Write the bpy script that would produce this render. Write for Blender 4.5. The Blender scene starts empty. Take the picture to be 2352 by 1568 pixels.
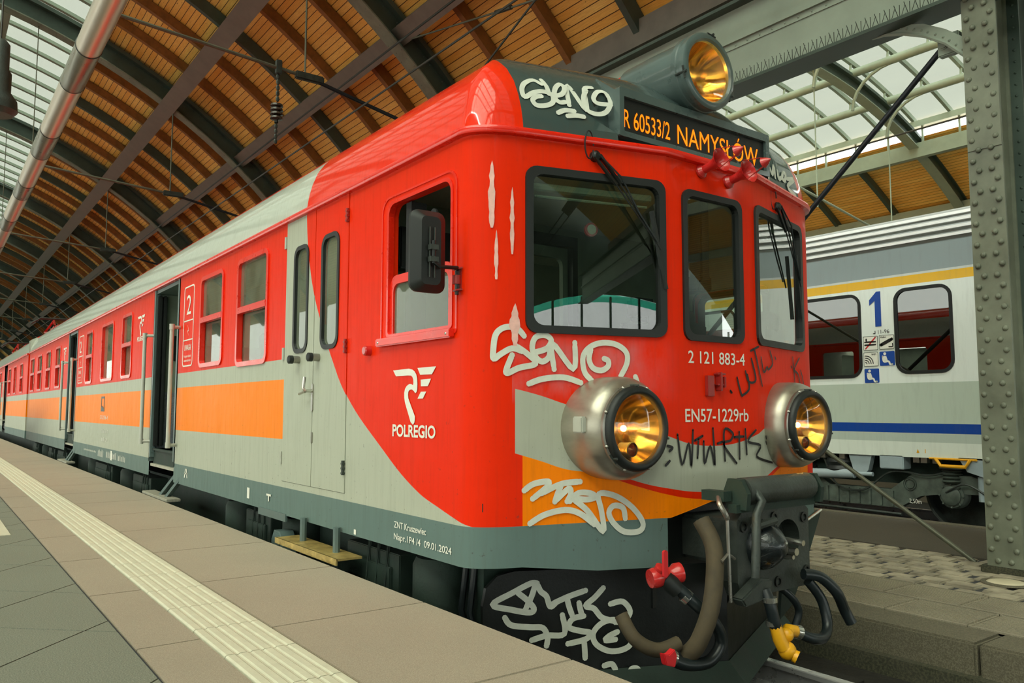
import bpy, bmesh, math, random
from mathutils import Vector, Matrix
from mathutils.geometry import tessellate_polygon
random.seed(7)
S = bpy.context.scene
COL = S.collection

# ---------------------------------------------------------------- camera, sky, sun, exposure
cam = bpy.data.cameras.new('camera'); camo = bpy.data.objects.new('camera', cam); COL.objects.link(camo)
cam.sensor_width = 36.0; cam.lens = 36.0*1828.9/2352; cam.clip_end = 400; cam.clip_start = .05
YAW, PITCH, ROLL = 0.635692, 0.0841016, 0.0008028
f_ = Vector((math.sin(YAW)*math.cos(PITCH), math.cos(YAW)*math.cos(PITCH), math.sin(PITCH)))
r_ = Vector((math.cos(YAW), -math.sin(YAW), 0)); u_ = r_.cross(f_)
r2 = r_*math.cos(ROLL)+u_*math.sin(ROLL); u2 = u_*math.cos(ROLL)-r_*math.sin(ROLL)
mw = Matrix((( r2.x, u2.x, -f_.x, -3.59), (r2.y, u2.y, -f_.y, -2.935), (r2.z, u2.z, -f_.z, 1.56), (0,0,0,1)))
camo.matrix_world = mw
S.camera = camo

w = bpy.data.worlds.new('overcast'); S.world = w; w.use_nodes = True
bg = w.node_tree.nodes['Background']; bg.inputs[0].default_value = (.93, 1.0, .94, 1); bg.inputs[1].default_value = 2.4
sun = bpy.data.lights.new('sun', 'SUN'); sun.energy = 17; sun.angle = math.radians(60); sun.color = (.95, 1, .9)
suno = bpy.data.objects.new('sun', sun); COL.objects.link(suno)
suno.rotation_euler = Vector((.78, .36, -1)).to_track_quat('-Z', 'Y').to_euler()
S.view_settings.view_transform = 'Standard'; S.view_settings.look = 'None'
S.view_settings.exposure = 1.42; S.view_settings.gamma = 1.0; S.view_settings.use_curve_mapping = False
S.cycles.max_bounces = 10; S.cycles.transparent_max_bounces = 24; S.cycles.use_denoising = True
S.cycles.sample_clamp_indirect = 6

# ---------------------------------------------------------------- materials
def lin(c):
    return tuple(((v/255)/12.92 if v/255 <= .04045 else ((v/255+.055)/1.055)**2.4) for v in c)
class NT:
    def __init__(s, m):
        s.t = m.node_tree; s.n = s.t.nodes; s.l = s.t.links
    def new(s, typ, **kw):
        x = s.n.new(typ)
        for k, v in kw.items(): setattr(x, k, v)
        return x
    def put(s, sock, v):
        if hasattr(v, 'is_output') or isinstance(v, bpy.types.NodeSocket): s.l.new(v, sock)
        elif isinstance(v, tuple) and len(v) == 3 and sock.type == 'RGBA': sock.default_value = (*v, 1)
        else: sock.default_value = v
    def math(s, op, a, b=0.0, c=None):
        x = s.new('ShaderNodeMath', operation=op); s.put(x.inputs[0], a); s.put(x.inputs[1], b)
        if c is not None: s.put(x.inputs[2], c)
        return x.outputs[0]
    def gt(s, a, b): return s.math('GREATER_THAN', a, b)
    def lt(s, a, b): return s.math('LESS_THAN', a, b)
    def mul(s, a, b): return s.math('MULTIPLY', a, b)
    def band(s, v, a, b): return s.mul(s.gt(v, a), s.lt(v, b))
    def mix(s, f, a, b, blend='MIX'):
        x = s.new('ShaderNodeMix', data_type='RGBA', blend_type=blend)
        s.put(x.inputs[0], f); s.put(x.inputs[6], a); s.put(x.inputs[7], b); return x.outputs[2]
    def coord(s, which='Object'): return s.new('ShaderNodeTexCoord').outputs[which]
    def xyz(s, v):
        x = s.new('ShaderNodeSeparateXYZ'); s.l.new(v, x.inputs[0]); return x.outputs
    def scale(s, v, sc):
        x = s.new('ShaderNodeMapping'); s.l.new(v, x.inputs[0]); x.inputs['Scale'].default_value = sc; return x.outputs[0]
    def noise(s, v, sc, detail=4, rough=.6):
        x = s.new('ShaderNodeTexNoise'); s.l.new(v, x.inputs['Vector']); x.inputs['Scale'].default_value = sc
        x.inputs['Detail'].default_value = detail; x.inputs['Roughness'].default_value = rough; return x.outputs['Fac']
    def ramp(s, fac, a, b, lo=0.0, hi=1.0):
        x = s.new('ShaderNodeMapRange'); s.put(x.inputs[0], fac); x.inputs[1].default_value = a; x.inputs[2].default_value = b
        x.inputs[3].default_value = lo; x.inputs[4].default_value = hi; x.clamp = True; return x.outputs[0]
    def curve(s, v, v0, v1, o0, o1, pts):
        f = s.ramp(v, v0, v1); c = s.new('ShaderNodeFloatCurve'); s.l.new(f, c.inputs['Value'])
        cu = c.mapping.curves[0]
        P = [((a-v0)/(v1-v0), (b-o0)/(o1-o0)) for a, b in pts]
        cu.points[0].location = P[0]; cu.points[1].location = P[-1]
        for p in P[1:-1]: cu.points.new(*p)
        c.mapping.update()
        return s.math('MULTIPLY_ADD', c.outputs[0], o1-o0, o0)
    def bump(s, h, strength=.3, dist=.01):
        b = s.new('ShaderNodeBump'); s.l.new(h, b.inputs['Height']); b.inputs['Strength'].default_value = strength
        b.inputs['Distance'].default_value = dist; return b.outputs[0]
def base(name):
    m = bpy.data.materials.new(name); m.use_nodes = True; k = NT(m); b = k.n['Principled BSDF']; return m, k, b
def mat(name, c, rough=.5, metal=0., var=.12, vs=6., stretch=(1,1,1), bump=0., bs=60., coat=0., spec=None):
    m, k, b = base(name); c = lin(c)
    if var:
        v = k.scale(k.coord(), stretch); n = k.noise(v, vs)
        f = k.ramp(n, .3, .7)
        col = k.mix(f, tuple(x*(1-var) for x in c), tuple(min(1, x*(1+var)) for x in c))
        k.l.new(col, b.inputs['Base Color'])
        k.l.new(k.ramp(n, .3, .7, max(0, rough-.06), min(1, rough+.06)), b.inputs['Roughness'])
    else:
        b.inputs['Base Color'].default_value = (*c, 1); b.inputs['Roughness'].default_value = rough
    b.inputs['Metallic'].default_value = metal
    if coat: b.inputs['Coat Weight'].default_value = coat; b.inputs['Coat Roughness'].default_value = .06
    if spec is not None: b.inputs['Specular IOR Level'].default_value = spec
    if bump:
        k.l.new(k.bump(k.noise(k.coord(), bs), bump), b.inputs['Normal'])
    return m
def glass(name, tint, refl=1.0, rough=.02, dust=0.):
    m, k, b = base(name); k.n.remove(b)
    tr = k.new('ShaderNodeBsdfTransparent'); tr.inputs[0].default_value = (*tint, 1)
    gl = k.new('ShaderNodeBsdfGlossy'); gl.inputs['Roughness'].default_value = rough
    lw = k.new('ShaderNodeLayerWeight'); lw.inputs[0].default_value = .5
    fr = k.math('MULTIPLY_ADD', k.math('POWER', lw.outputs['Facing'], 4.0), .9, .045)
    mx = k.new('ShaderNodeMixShader'); k.l.new(k.math('MINIMUM', k.mul(fr, refl), .95), mx.inputs[0])
    k.l.new(tr.outputs[0], mx.inputs[1]); k.l.new(gl.outputs[0], mx.inputs[2])
    out = mx.outputs[0]
    if dust:
        df = k.new('ShaderNodeBsdfDiffuse'); df.inputs[0].default_value = (*lin((150,158,138)), 1)
        m2 = k.new('ShaderNodeMixShader'); k.put(m2.inputs[0], k.ramp(k.noise(k.scale(k.coord(), (1,1,.5)), 5, 3), .3, .75, dust*.6, dust*1.25)); k.l.new(out, m2.inputs[1]); k.l.new(df.outputs[0], m2.inputs[2]); out = m2.outputs[0]
    k.l.new(out, k.n['Material Output'].inputs[0]); return m
def emit(name, c, st):
    m, k, b = base(name); b.inputs['Base Color'].default_value = (*lin(c), 1)
    b.inputs['Emission Color'].default_value = (*lin(c), 1); b.inputs['Emission Strength'].default_value = st; return m

RED, GREY, ORANGE, SKIRT, SILVER, CAP = lin((230,42,4)), lin((172,176,160)), lin((252,132,0)), lin((98,118,114)), lin((186,192,180)), lin((62,78,76))
def livery():
    m, k, b = base('railcar_paint')
    co = k.coord(); x, y, z = k.xyz(co); ax = k.math('ABSOLUTE', x)
    # side
    yb = k.curve(z, .95, 3.1, 0, 3, [(.95,.2),(.989,.347),(1.05,.59),(1.116,.823),(1.353,1.285),(1.65,1.744),(1.88,1.96),(2.126,2.144),(2.36,2.29),(2.595,2.382),(2.8,2.43),(2.99,2.452),(3.1,2.466)])
    side = k.mix(k.lt(y, yb), GREY, RED)
    rear = k.gt(y, 2.83)
    side = k.mix(k.mul(rear, k.band(z, 1.335, 1.775)), side, ORANGE)
    side = k.mix(k.mul(rear, k.gt(z, 1.925)), side, RED)
    # front
    zu = k.curve(ax, 0, 1.3, 1, 2, [(0,1.354),(.2,1.368),(.357,1.406),(.5,1.452),(.7,1.515),(.97,1.583),(1.106,1.626),(1.3,1.672)])
    zl = k.curve(ax, 0, 1.3, 1, 2, [(0,1.103),(.2,1.112),(.36,1.135),(.5,1.162),(.65,1.203),(.8,1.228),(.97,1.257),(1.107,1.302),(1.3,1.36)])
    zr = k.curve(ax, 0, 1.3, 1, 2, [(0,1.063),(.2,1.075),(.38,1.105),(.56,1.153),(.73,1.207),(.85,1.237),(.97,1.257),(1.107,1.302),(1.3,1.36)])
    n1 = k.noise(k.scale(co, (2.2, 2.2, 1.1)), 2.4, 5)
    pk = k.mul(k.mul(k.mul(k.ramp(x, -.28, -.62), k.gt(x, -1.26)), k.ramp(z, 1.58, 1.66)), k.ramp(n1, .38, .62, 0, .65))
    pk2 = k.mul(pk, k.ramp(z, 1.945, 1.87, 0, 1))
    fr = k.mix(pk2, RED, lin((205,110,112)))
    fr = k.mix(k.mul(k.lt(z, zu), k.lt(ax, 1.235)), fr, GREY)
    fr = k.mix(k.mul(k.lt(z, zl), k.lt(ax, 1.235)), fr, RED)
    fr = k.mix(k.mul(k.lt(z, zr), k.lt(ax, 1.197)), fr, ORANGE)
    isf = k.mul(k.lt(ax, 1.25), k.lt(y, .5))
    c = k.mix(isf, side, fr)
    # roof and skirt
    up = k.gt(z, 2.972)
    rf = k.mix(k.mul(k.gt(y, 2.466), k.lt(z, 3.37)), RED, SILVER)
    rf = k.mix(k.mul(k.lt(ax, 1.19), k.lt(y, .62)), rf, CAP)
    c = k.mix(up, c, rf)
    c = k.mix(k.lt(z, .987), c, SKIRT)
    # grime: vertical streaks and speckle
    g = k.noise(k.scale(co, (14, 14, .9)), 3, 5)
    c = k.mix(k.ramp(g, .5, .75, 0, .13), c, lin((80,62,48)))
    sp = k.noise(co, 38, 2); low = k.ramp(z, 2.0, .9, .15, 1)
    c = k.mix(k.mul(k.ramp(sp, .68, .75, 0, .5), low), c, lin((70,62,55)))
    k.l.new(c, b.inputs['Base Color'])
    k.l.new(k.ramp(g, .3, .7, .36, .5), b.inputs['Roughness'])
    b.inputs['IOR'].default_value = 1.18
    k.l.new(k.ramp(z, 2.7, 3.0, .0, .8), b.inputs['Coat Weight']); b.inputs['Coat Roughness'].default_value = .07
    wob = k.noise(k.scale(co, (1, 1, 1.3)), 3.2, 2)
    k.l.new(k.bump(wob, .35, .02), b.inputs['Normal'])
    return m
M = {}
M['livery'] = livery()
M['red'] = mat('red_paint', (228,34,10), .3, var=.06, coat=.3)
M['darkred'] = mat('dark_red_paint', (150,36,30), .4)
M['horn'] = mat('horn_red', (190,42,40), .25, var=.08, coat=.4)
M['grey'] = mat('grey_paint', (176,178,166), .35, var=.06, coat=.2)
M['cap'] = mat('dark_grey_paint', (74,90,88), .3, var=.1, coat=.3)
M['skirtgrey'] = mat('blue_grey_paint', (84,102,100), .4, var=.1)
M['rubber'] = mat('black_rubber', (21,26,25), .5, var=.15)
M['black'] = mat('black_paint', (16,20,19), .4, var=.25, vs=9, bump=.1)
M['dark'] = mat('grimy_underframe', (26,44,36), .7, var=.35, vs=5, bump=.2)
M['castblack'] = mat('glossy_black_casting', (30,36,38), .28, .2, var=.3, vs=10, bump=.3, coat=.5)
M['iron'] = mat('grimy_cast_iron', (58,64,60), .45, .3, var=.35, vs=9, bump=.25)
M['steel'] = mat('worn_steel', (158,155,146), .32, .85, var=.12, vs=9, bump=.05)
M['drum'] = mat('brushed_steel_drum', (170,164,150), .36, .8, var=.14, vs=5, stretch=(1,1,3))
M['chrome'] = mat('bright_metal', (200,200,192), .2, .9, var=.05)
M['white'] = mat('white_lettering', (226,226,214), .55, var=.05)
M['spray'] = mat('white_spray_paint', (206,210,198), .7, var=.08, vs=20)
M['inkblack'] = mat('black_marker_ink', (14,14,16), .5, var=.1)
M['interior'] = mat('interior_panel', (160,168,150), .55, var=.06)
M['cabwall'] = mat('cab_panel', (122,136,120), .6, var=.12)
M['ceilpanel'] = mat('pale_ceiling_panel', (205,206,190), .5, var=.04)
M['mesh'] = mat('patterned_grey_panel', (118,124,132), .5, var=.3, vs=60)
M['seat'] = mat('dark_seat_cloth', (30,34,36), .8, var=.2)
M['glass'] = glass('window_glass', (.62,.72,.62), 1.5, dust=.32)
M['windscreen'] = glass('windscreen_glass', (.62,.72,.64), 2.6, .005)
M['coachglass'] = glass('tinted_coach_glass', (.10,.14,.12), 5.0, .01)
M['lens'] = glass('amber_lens_glass', (1.0,.84,.5), 1.4)
M['reflector'] = mat('gilt_reflector', (236,196,120), .16, 1.0, var=.1, vs=12)
M['bulb'] = emit('lit_bulb', (255,205,120), 140)
M['amber'] = emit('amber_led', (255,122,0), .5)
M['greenled'] = emit('green_indicator', (40,230,60), 2.0)
M['lamp'] = emit('ceiling_lamp', (240,245,225), 2.2)
M['redlens'] = mat('dark_red_lens', (86,18,10), .15, var=.05, coat=.5)
M['yellow'] = mat('yellow_paint', (222,160,20), .4, var=.12)
M['treadplate'] = mat('worn_yellow_tread_plate', (196,170,104), .4, .55, var=.3, vs=14, bump=.3, bs=45)
M['grate'] = mat('galvanised_grating', (168,166,150), .5, .4, var=.25, vs=40)
M['hose'] = mat('black_rubber_hose', (22,30,32), .38, var=.15)
M['strap'] = mat('brown_canvas_hose', (74,64,46), .8, var=.25, vs=14)
# hall
M['arch'] = mat('dark_green_steel', (64,78,70), .5, .1, var=.2, vs=3)
M['purlin'] = mat('brown_steel', (112,104,94), .55, .1, var=.16, vs=3)
M['girder'] = mat('grey_painted_steel', (138,150,136), .5, .05, var=.1, vs=2)
M['column'] = mat('grimy_grey_steel', (112,117,101), .5, .05, var=.25, vs=3, bump=.1)
M['rod'] = mat('dull_steel_rod', (96,98,84), .5, .4, var=.15)
M['rodblack'] = mat('dark_steel_rod', (40,44,50), .4, .4, var=.15)
M['duct'] = mat('sheet_metal_duct', (222,212,196), .36, .85, var=0)
M['ductdark'] = mat('dull_duct_band', (150,148,134), .32, .75, var=.1)
M['raft'] = mat('brown_timber', (132,84,36), .6, var=.25, vs=6)
M['ceramic'] = mat('brown_ceramic', (60,50,44), .25, var=.1)
M['wire'] = mat('overhead_wire', (58,60,56), .5, .4, var=.1)
def planks():
    m, k, b = base('pine_boards'); co = k.coord('UV'); sx, sy, sz = k.xyz(co)
    row = k.math('DIVIDE', sy, .14); fr = k.math('FRACT', row); cell = k.math('FLOOR', row)
    gap = k.math('MAXIMUM', k.lt(fr, .05), k.gt(fr, .95))
    comb = k.new('ShaderNodeCombineXYZ'); k.put(comb.inputs[0], k.mul(sx, .25)); k.put(comb.inputs[1], cell)
    tone = k.noise(comb.outputs[0], 1.7, 2)
    grain = k.noise(k.scale(co, (1.2, 16, 1)), 4, 4)
    knot = k.noise(k.scale(co, (5, 9, 1)), 2.2, 1)
    c = k.mix(k.ramp(tone, .3, .7), lin((240,174,74)), lin((255,214,120)))
    c = k.mix(k.ramp(grain, .4, .75, 0, .5), c, lin((200,124,44)))
    c = k.mix(k.ramp(knot, .72, .78, 0, .75), c, lin((84,46,16)))
    c = k.mix(gap, c, lin((74,44,18)))
    k.l.new(c, b.inputs['Base Color']); b.inputs['Roughness'].default_value = .5
    return m
M['planks'] = planks()
def pane_mat(name, t, d):
    m, k, b = base(name); k.n.remove(b)
    tr = k.new('ShaderNodeBsdfTransparent'); tr.inputs[0].default_value = (*t, 1)
    gl = k.new('ShaderNodeBsdfDiffuse'); gl.inputs[0].default_value = (*d, 1)
    mx = k.new('ShaderNodeMixShader'); mx.inputs[0].default_value = .15
    k.l.new(tr.outputs[0], mx.inputs[1]); k.l.new(gl.outputs[0], mx.inputs[2])
    k.l.new(mx.outputs[0], k.n['Material Output'].inputs[0]); return m
M['skypane'] = pane_mat('milky_skylight_sheet', (.36,.365,.34), (.7,.7,.66))
M['sidescreen'] = pane_mat('light_screen_glass', (.68,.68,.66), (.6,.6,.56))  # sheet for the added screen that weakens light from the left
M['endpane'] = pane_mat('end_wall_glass', (.85,.85,.85), (.8,.8,.8))
M['greenpane'] = pane_mat('green_end_glass', (.05,.45,.30), (.1,.5,.4))
def speckle(name, c, c2, sc=260, rough=.75, patch=.1):
    m, k, b = base(name); co = k.coord(); n = k.noise(co, sc, 2, .7); n2 = k.noise(co, 1.3, 4)
    col = k.mix(k.ramp(n, .42, .62), lin(c), lin(c2))
    col = k.mix(k.ramp(n2, .45, .75, 0, patch), col, lin((90,84,74)))
    k.l.new(col, b.inputs['Base Color']); b.inputs['Roughness'].default_value = rough
    k.l.new(k.bump(n, .12, .003), b.inputs['Normal']); return m
M['slab'] = speckle('pinkish_granite_slab', (150,140,124), (174,164,146))
M['granite'] = speckle('grey_granite_paving', (108,114,102), (142,146,132), 200)
M['tactile'] = mat('cream_tactile_concrete', (206,204,182), .7, var=.06, vs=20, bump=.1)
M['joint'] = mat('dark_joint', (56,58,62), .8, var=.1)
M['kerb'] = speckle('dirty_granite_kerb', (84,80,64), (112,106,88), 120, .85, .5)
M['kerbside'] = speckle('mossy_kerb_face', (48,50,36), (76,74,56), 60, .9, .6)
M['cobble'] = mat('worn_cobble_stone', (160,152,132), .7, var=.42, vs=4.5, bump=.2)
M['ribbed'] = speckle('ribbed_concrete_slab', (132,126,108), (158,150,130), 150, .8, .35)
M['asphalt'] = speckle('dark_paving', (70,66,56), (90,84,72), 180, .85, .4)
M['ballast'] = mat('sooty_ballast', (34,32,26), .9, var=.5, vs=22, bump=.8, bs=24)
M['rail'] = mat('polished_rail', (215,215,215), .3, .6, var=.05)
M['beige'] = mat('beige_enamel', (205,196,168), .4, var=.05)
def coach_paint():
    m, k, b = base('coach_paint'); co = k.coord(); x, y, z = k.xyz(co)
    c = k.mix(k.gt(z, .1), lin((200,206,200)), lin((196,202,196)))
    for a, bb, cc in ((.8,1.13,(214,222,210)), (1.13,1.247,(178,190,178)), (1.247,1.371,(12,66,150)), (1.371,1.905,(184,198,182)), (1.905,3.215,(226,234,226)), (3.215,3.335,(226,176,14)), (3.335,3.365,(200,206,200)), (3.365,3.73,(140,154,154)), (3.73,5,(150,156,154))):
        c = k.mix(k.band(z, a, bb), c, lin(cc))
    g = k.noise(k.scale(co, (6, 6, .8)), 3, 4)
    c = k.mix(k.ramp(g, .5, .8, 0, .15), c, lin((110,110,100)))
    k.l.new(c, b.inputs['Base Color']); b.inputs['Roughness'].default_value = .32; b.inputs['Coat Weight'].default_value = .2
    return m
M['coach'] = coach_paint()
M['coachroof'] = mat('grey_coach_roof', (128,132,128), .45, .2, var=.06)
M['coachrib'] = mat('roof_rib_reflection_tone', (232,234,230), .35, .2, var=.03)  # bright colour stands in for reflections along the ribs
M['blue'] = mat('blue_marking', (14,68,152), .45, var=.05)
M['redink'] = mat('red_marking', (206,30,36), .5, var=.03)
M['bogie'] = mat('grey_bogie_steel', (84,94,86), .55, .15, var=.35, vs=7, bump=.15)
M['bluegrey'] = mat('blue_grey_enamel', (150,164,168), .4, var=.08)

# ---------------------------------------------------------------- mesh helpers
class MB:
    def __init__(s): s.v = []; s.f = []; s.uv = {}
    def add(s, vs, fs):
        o = len(s.v); s.v += [tuple(v) for v in vs]; s.f += [tuple(i+o for i in f) for f in fs]; return s
    def box(s, x0, x1, y0, y1, z0, z1):
        return s.add([(x0,y0,z0),(x1,y0,z0),(x1,y1,z0),(x0,y1,z0),(x0,y0,z1),(x1,y0,z1),(x1,y1,z1),(x0,y1,z1)],
                     [(0,3,2,1),(4,5,6,7),(0,1,5,4),(1,2,6,5),(2,3,7,6),(3,0,4,7)])
    def bar(s, a, b, w, h, up=(0,0,1)):
        a = Vector(a); b = Vector(b); d = (b-a).normalized(); up = Vector(up)
        r = d.cross(up)
        if r.length < 1e-4: r = d.cross(Vector((1,0,0)))
        r.normalize(); u = r.cross(d)
        vs = [p+r*(i*w/2)+u*(j*h/2) for p in (a, b) for i, j in ((-1,-1),(1,-1),(1,1),(-1,1))]
        return s.add(vs, [(0,1,2,3),(7,6,5,4),(0,4,5,1),(1,5,6,2),(2,6,7,3),(3,7,4,0)])
    def tube(s, pts, r, n=10, cap=True):
        pts = [Vector(p) for p in pts]; rs = r if isinstance(r, (list, tuple)) else [r]*len(pts)
        vs = []; prev = None
        for i, p in enumerate(pts):
            t = (pts[min(i+1, len(pts)-1)]-pts[max(i-1, 0)]).normalized()
            if prev is None:
                a = Vector((0,0,1)) if abs(t.z) < .9 else Vector((1,0,0)); nn = t.cross(a).normalized()
            else:
                nn = (prev - t*prev.dot(t)).normalized()
            prev = nn; bb = t.cross(nn)
            for k in range(n):
                a = 2*math.pi*k/n; vs.append(p+(nn*math.cos(a)+bb*math.sin(a))*rs[i])
        fs = [(i*n+k, i*n+(k+1)%n, (i+1)*n+(k+1)%n, (i+1)*n+k) for i in range(len(pts)-1) for k in range(n)]
        if cap: fs += [tuple(range(n-1, -1, -1)), tuple((len(pts)-1)*n+k for k in range(n))]
        return s.add(vs, fs)
    def lathe(s, prof, o, axis, n=32, cap0=False, cap1=False):
        o = Vector(o); ax = Vector(axis).normalized(); a = Vector((0,0,1)) if abs(ax.z) < .9 else Vector((1,0,0))
        e1 = ax.cross(a).normalized(); e2 = ax.cross(e1)
        vs = [o+ax*t+(e1*math.cos(2*math.pi*k/n)+e2*math.sin(2*math.pi*k/n))*r for r, t in prof for k in range(n)]
        fs = [(i*n+k, i*n+(k+1)%n, (i+1)*n+(k+1)%n, (i+1)*n+k) for i in range(len(prof)-1) for k in range(n)]
        if cap0: fs.append(tuple(range(n)))
        if cap1: fs.append(tuple((len(prof)-1)*n+k for k in range(n)))
        return s.add(vs, fs)
    def panel(s, outer, holes, mp, d=0.):
        loops = [[Vector((a, b, 0)) for a, b in outer]]+[[Vector((a, b, 0)) for a, b in h] for h in holes]
        fl = [p for l in loops for p in l]
        tris = tessellate_polygon(loops)
        return s.add([mp(p.x, p.y, d) for p in fl], [t for t in tris])
    def wall(s, loop, mp, d0, d1):
        n = len(loop); return s.add([mp(a, b, d0) for a, b in loop]+[mp(a, b, d1) for a, b in loop],
                                    [(i, (i+1)%n, n+(i+1)%n, n+i) for i in range(n)])
    def ring(s, lo, li, mp, df, db):
        n = len(lo)
        s.add([mp(a, b, df) for a, b in lo]+[mp(a, b, df) for a, b in li], [(i, (i+1)%n, n+(i+1)%n, n+i) for i in range(n)])
        s.wall(lo, mp, df, db); return s.wall(li, mp, df, db)
    def slab(s, loop, mp, d0, d1):
        s.panel(loop, [], mp, d0); s.panel(loop, [], mp, d1); return s.wall(loop, mp, d0, d1)
    def prism(s, loop, mp, d0, d1): return s.slab(loop, mp, d0, d1)
    def dome(s, c, n, r, h=.5, seg=8, rings=2):
        c = Vector(c); n = Vector(n).normalized(); a = Vector((0,0,1)) if abs(n.z) < .9 else Vector((1,0,0))
        e1 = n.cross(a).normalized(); e2 = n.cross(e1); vs = []
        for i in range(rings):
            an = math.pi/2*i/rings
            for k in range(seg): vs.append(c+(e1*math.cos(2*math.pi*k/seg)+e2*math.sin(2*math.pi*k/seg))*r*math.cos(an)+n*r*h*2*math.sin(an))
        vs.append(c+n*r*h*2)
        fs = [(i*seg+k, i*seg+(k+1)%seg, (i+1)*seg+(k+1)%seg, (i+1)*seg+k) for i in range(rings-1) for k in range(seg)]
        fs += [((rings-1)*seg+k, (rings-1)*seg+(k+1)%seg, len(vs)-1) for k in range(seg)]
        return s.add(vs, fs)
    def sphere(s, c, r, n=16, m=8, sc=(1,1,1)):
        prof = [(r*math.sin(math.pi*i/m), -r*math.cos(math.pi*i/m)) for i in range(m+1)]
        o = len(s.v); s.lathe(prof, (0,0,0), (0,0,1), n)
        for i in range(o, len(s.v)): v = s.v[i]; s.v[i] = (c[0]+v[0]*sc[0], c[1]+v[1]*sc[1], c[2]+v[2]*sc[2])
        return s
    def build(s, name, mt, parent=None, smooth=None, bevel=0, weld=True):
        me = bpy.data.meshes.new(name); me.from_pydata(s.v, [], s.f)
        bm = bmesh.new(); bm.from_mesh(me)
        if weld: bmesh.ops.remove_doubles(bm, verts=bm.verts, dist=1e-5)
        bmesh.ops.recalc_face_normals(bm, faces=bm.faces)
        if bevel: bmesh.ops.bevel(bm, geom=[e for e in bm.edges if len(e.link_faces) == 2 and e.calc_face_angle(0) > .6], offset=bevel, segments=2, affect='EDGES', clamp_overlap=True)
        bm.to_mesh(me); bm.free()
        me.materials.append(mt)
        if smooth is not None:
            try: me.shade_smooth(); me.set_sharp_from_angle(angle=math.radians(smooth))
            except Exception: pass
        o = bpy.data.objects.new(name, me); COL.objects.link(o)
        if parent is not None: own(o, parent)
        return o
def world_loc(o):
    return o['_l'] if '_l' in o else None
LOC = {}
def own(o, parent):
    o.parent = parent; o.matrix_parent_inverse = Matrix.Translation(-Vector(LOC.get(parent.name, (0,0,0))))
def tag(o, label, cat, group=None, kind=None):
    o['label'] = label; o['category'] = cat
    if group: o['group'] = group
    if kind: o['kind'] = kind
    return o
def thing(name, loc, label, cat, group=None):
    o = bpy.data.objects.new(name, None); COL.objects.link(o); o.location = loc; o.empty_display_size = .1
    LOC[o.name] = loc; return tag(o, label, cat, group)
def struct(o, label=None, cat=None):
    o['kind'] = 'structure'
    if label: o['label'] = label
    o['category'] = cat or 'structure'
    return o
def copy_at(o, delta, label=None):
    """copy a top-level thing with its parts and their sub-parts, moved by delta"""
    c = o.copy(); COL.objects.link(c); c.location = Vector(o.location)+Vector(delta)
    if label: c['label'] = label
    def rec(src, dst):
        for ch in list(src.children):
            k = ch.copy(); COL.objects.link(k); k.parent = dst; k.matrix_parent_inverse = ch.matrix_parent_inverse.copy(); rec(ch, k)
    rec(o, c); return c
def rrect(u0, u1, v0, v1, r, n=5, rb=None):
    P = []
    for cx, cy, a0, rr in ((u1, v1, 0, r), (u0, v1, 90, r), (u0, v0, 180, rb or r), (u1, v0, 270, rb or r)):
        sx = 1 if cx == u1 else -1; sy = 1 if cy == v1 else -1
        for i in range(n+1):
            a = math.radians(a0+90*i/n); P.append((cx-sx*rr+rr*math.cos(a), cy-sy*rr+rr*math.sin(a)))
    return P
def circ(cu, cv, r, n=24): return [(cu+r*math.cos(2*math.pi*i/n), cv+r*math.sin(2*math.pi*i/n)) for i in range(n)]
def text_part(name, body, mp, u0, v0, h, sx, mt, parent, du=1, d=.004, off=.02, spacing=1.0, width=None, mirror=False):
    cu = bpy.data.curves.new('t', 'FONT'); cu.body = body; cu.size = 1.0; cu.offset = off; cu.space_character = spacing; cu.resolution_u = 4
    o = bpy.data.objects.new('t', cu); COL.objects.link(o)
    dg = bpy.context.evaluated_depsgraph_get(); me = bpy.data.meshes.new_from_object(o.evaluated_get(dg))
    xs = [v.co.x for v in me.vertices]; x0, x1 = min(xs), max(xs)
    k = h/.727
    kx = (width/(x1-x0)) if width else k*sx
    vs = [mp(u0+du*(v.co.x-x0)*kx, v0+v.co.y*k, d) for v in me.vertices]
    fs = [tuple(p.vertices) for p in me.polygons]
    bpy.data.objects.remove(o); bpy.data.curves.remove(cu); bpy.data.meshes.remove(me)
    mb = MB(); mb.add(vs, fs); return mb.build(name, mt, parent)
def catmull(P, k=5):
    out = []
    n = len(P)
    for i in range(n-1):
        p0 = P[max(i-1, 0)]; p1 = P[i]; p2 = P[i+1]; p3 = P[min(i+2, n-1)]
        for j in range(k):
            t = j/k
            out.append(tuple(.5*((2*b)+(-a+c)*t+(2*a-5*b+4*c-d)*t*t+(-a+3*b-3*c+d)*t**3) for a, b, c, d in zip(p0, p1, p2, p3)))
    out.append(tuple(P[-1])); return out
def spline(P, k=6): return [Vector(p) for p in catmull([tuple(p) for p in P], k)]
def stroke(mb, pts, wd, d=.005, dz=0.):
    q = catmull(pts, 5); vs = []
    P = [Vector(p[:3]) for p in q]; N = [Vector(p[3:6]).normalized() for p in q]
    for i in range(len(P)):
        t = (P[min(i+1, len(P)-1)]-P[max(i-1, 0)])
        s_ = N[i].cross(t).normalized() if t.length > 1e-6 else Vector((1,0,0))
        e = P[i]+N[i]*(d+dz); k = wd/2*(.75 if i in (0, len(P)-1) else 1)
        vs += [e+s_*k, e-s_*k]
    mb.add(vs, [(2*i, 2*i+1, 2*i+3, 2*i+2) for i in range(len(P)-1)])
    for i in (0, len(P)-1):
        n = N[i]; a = n.cross(Vector((.3,.2,.9))).normalized(); b = n.cross(a); c = P[i]+n*(d+dz)
        mb.add([c+(a*math.cos(j*.785)+b*math.sin(j*.785))*wd*.5 for j in range(8)], [tuple(range(8))])
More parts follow.
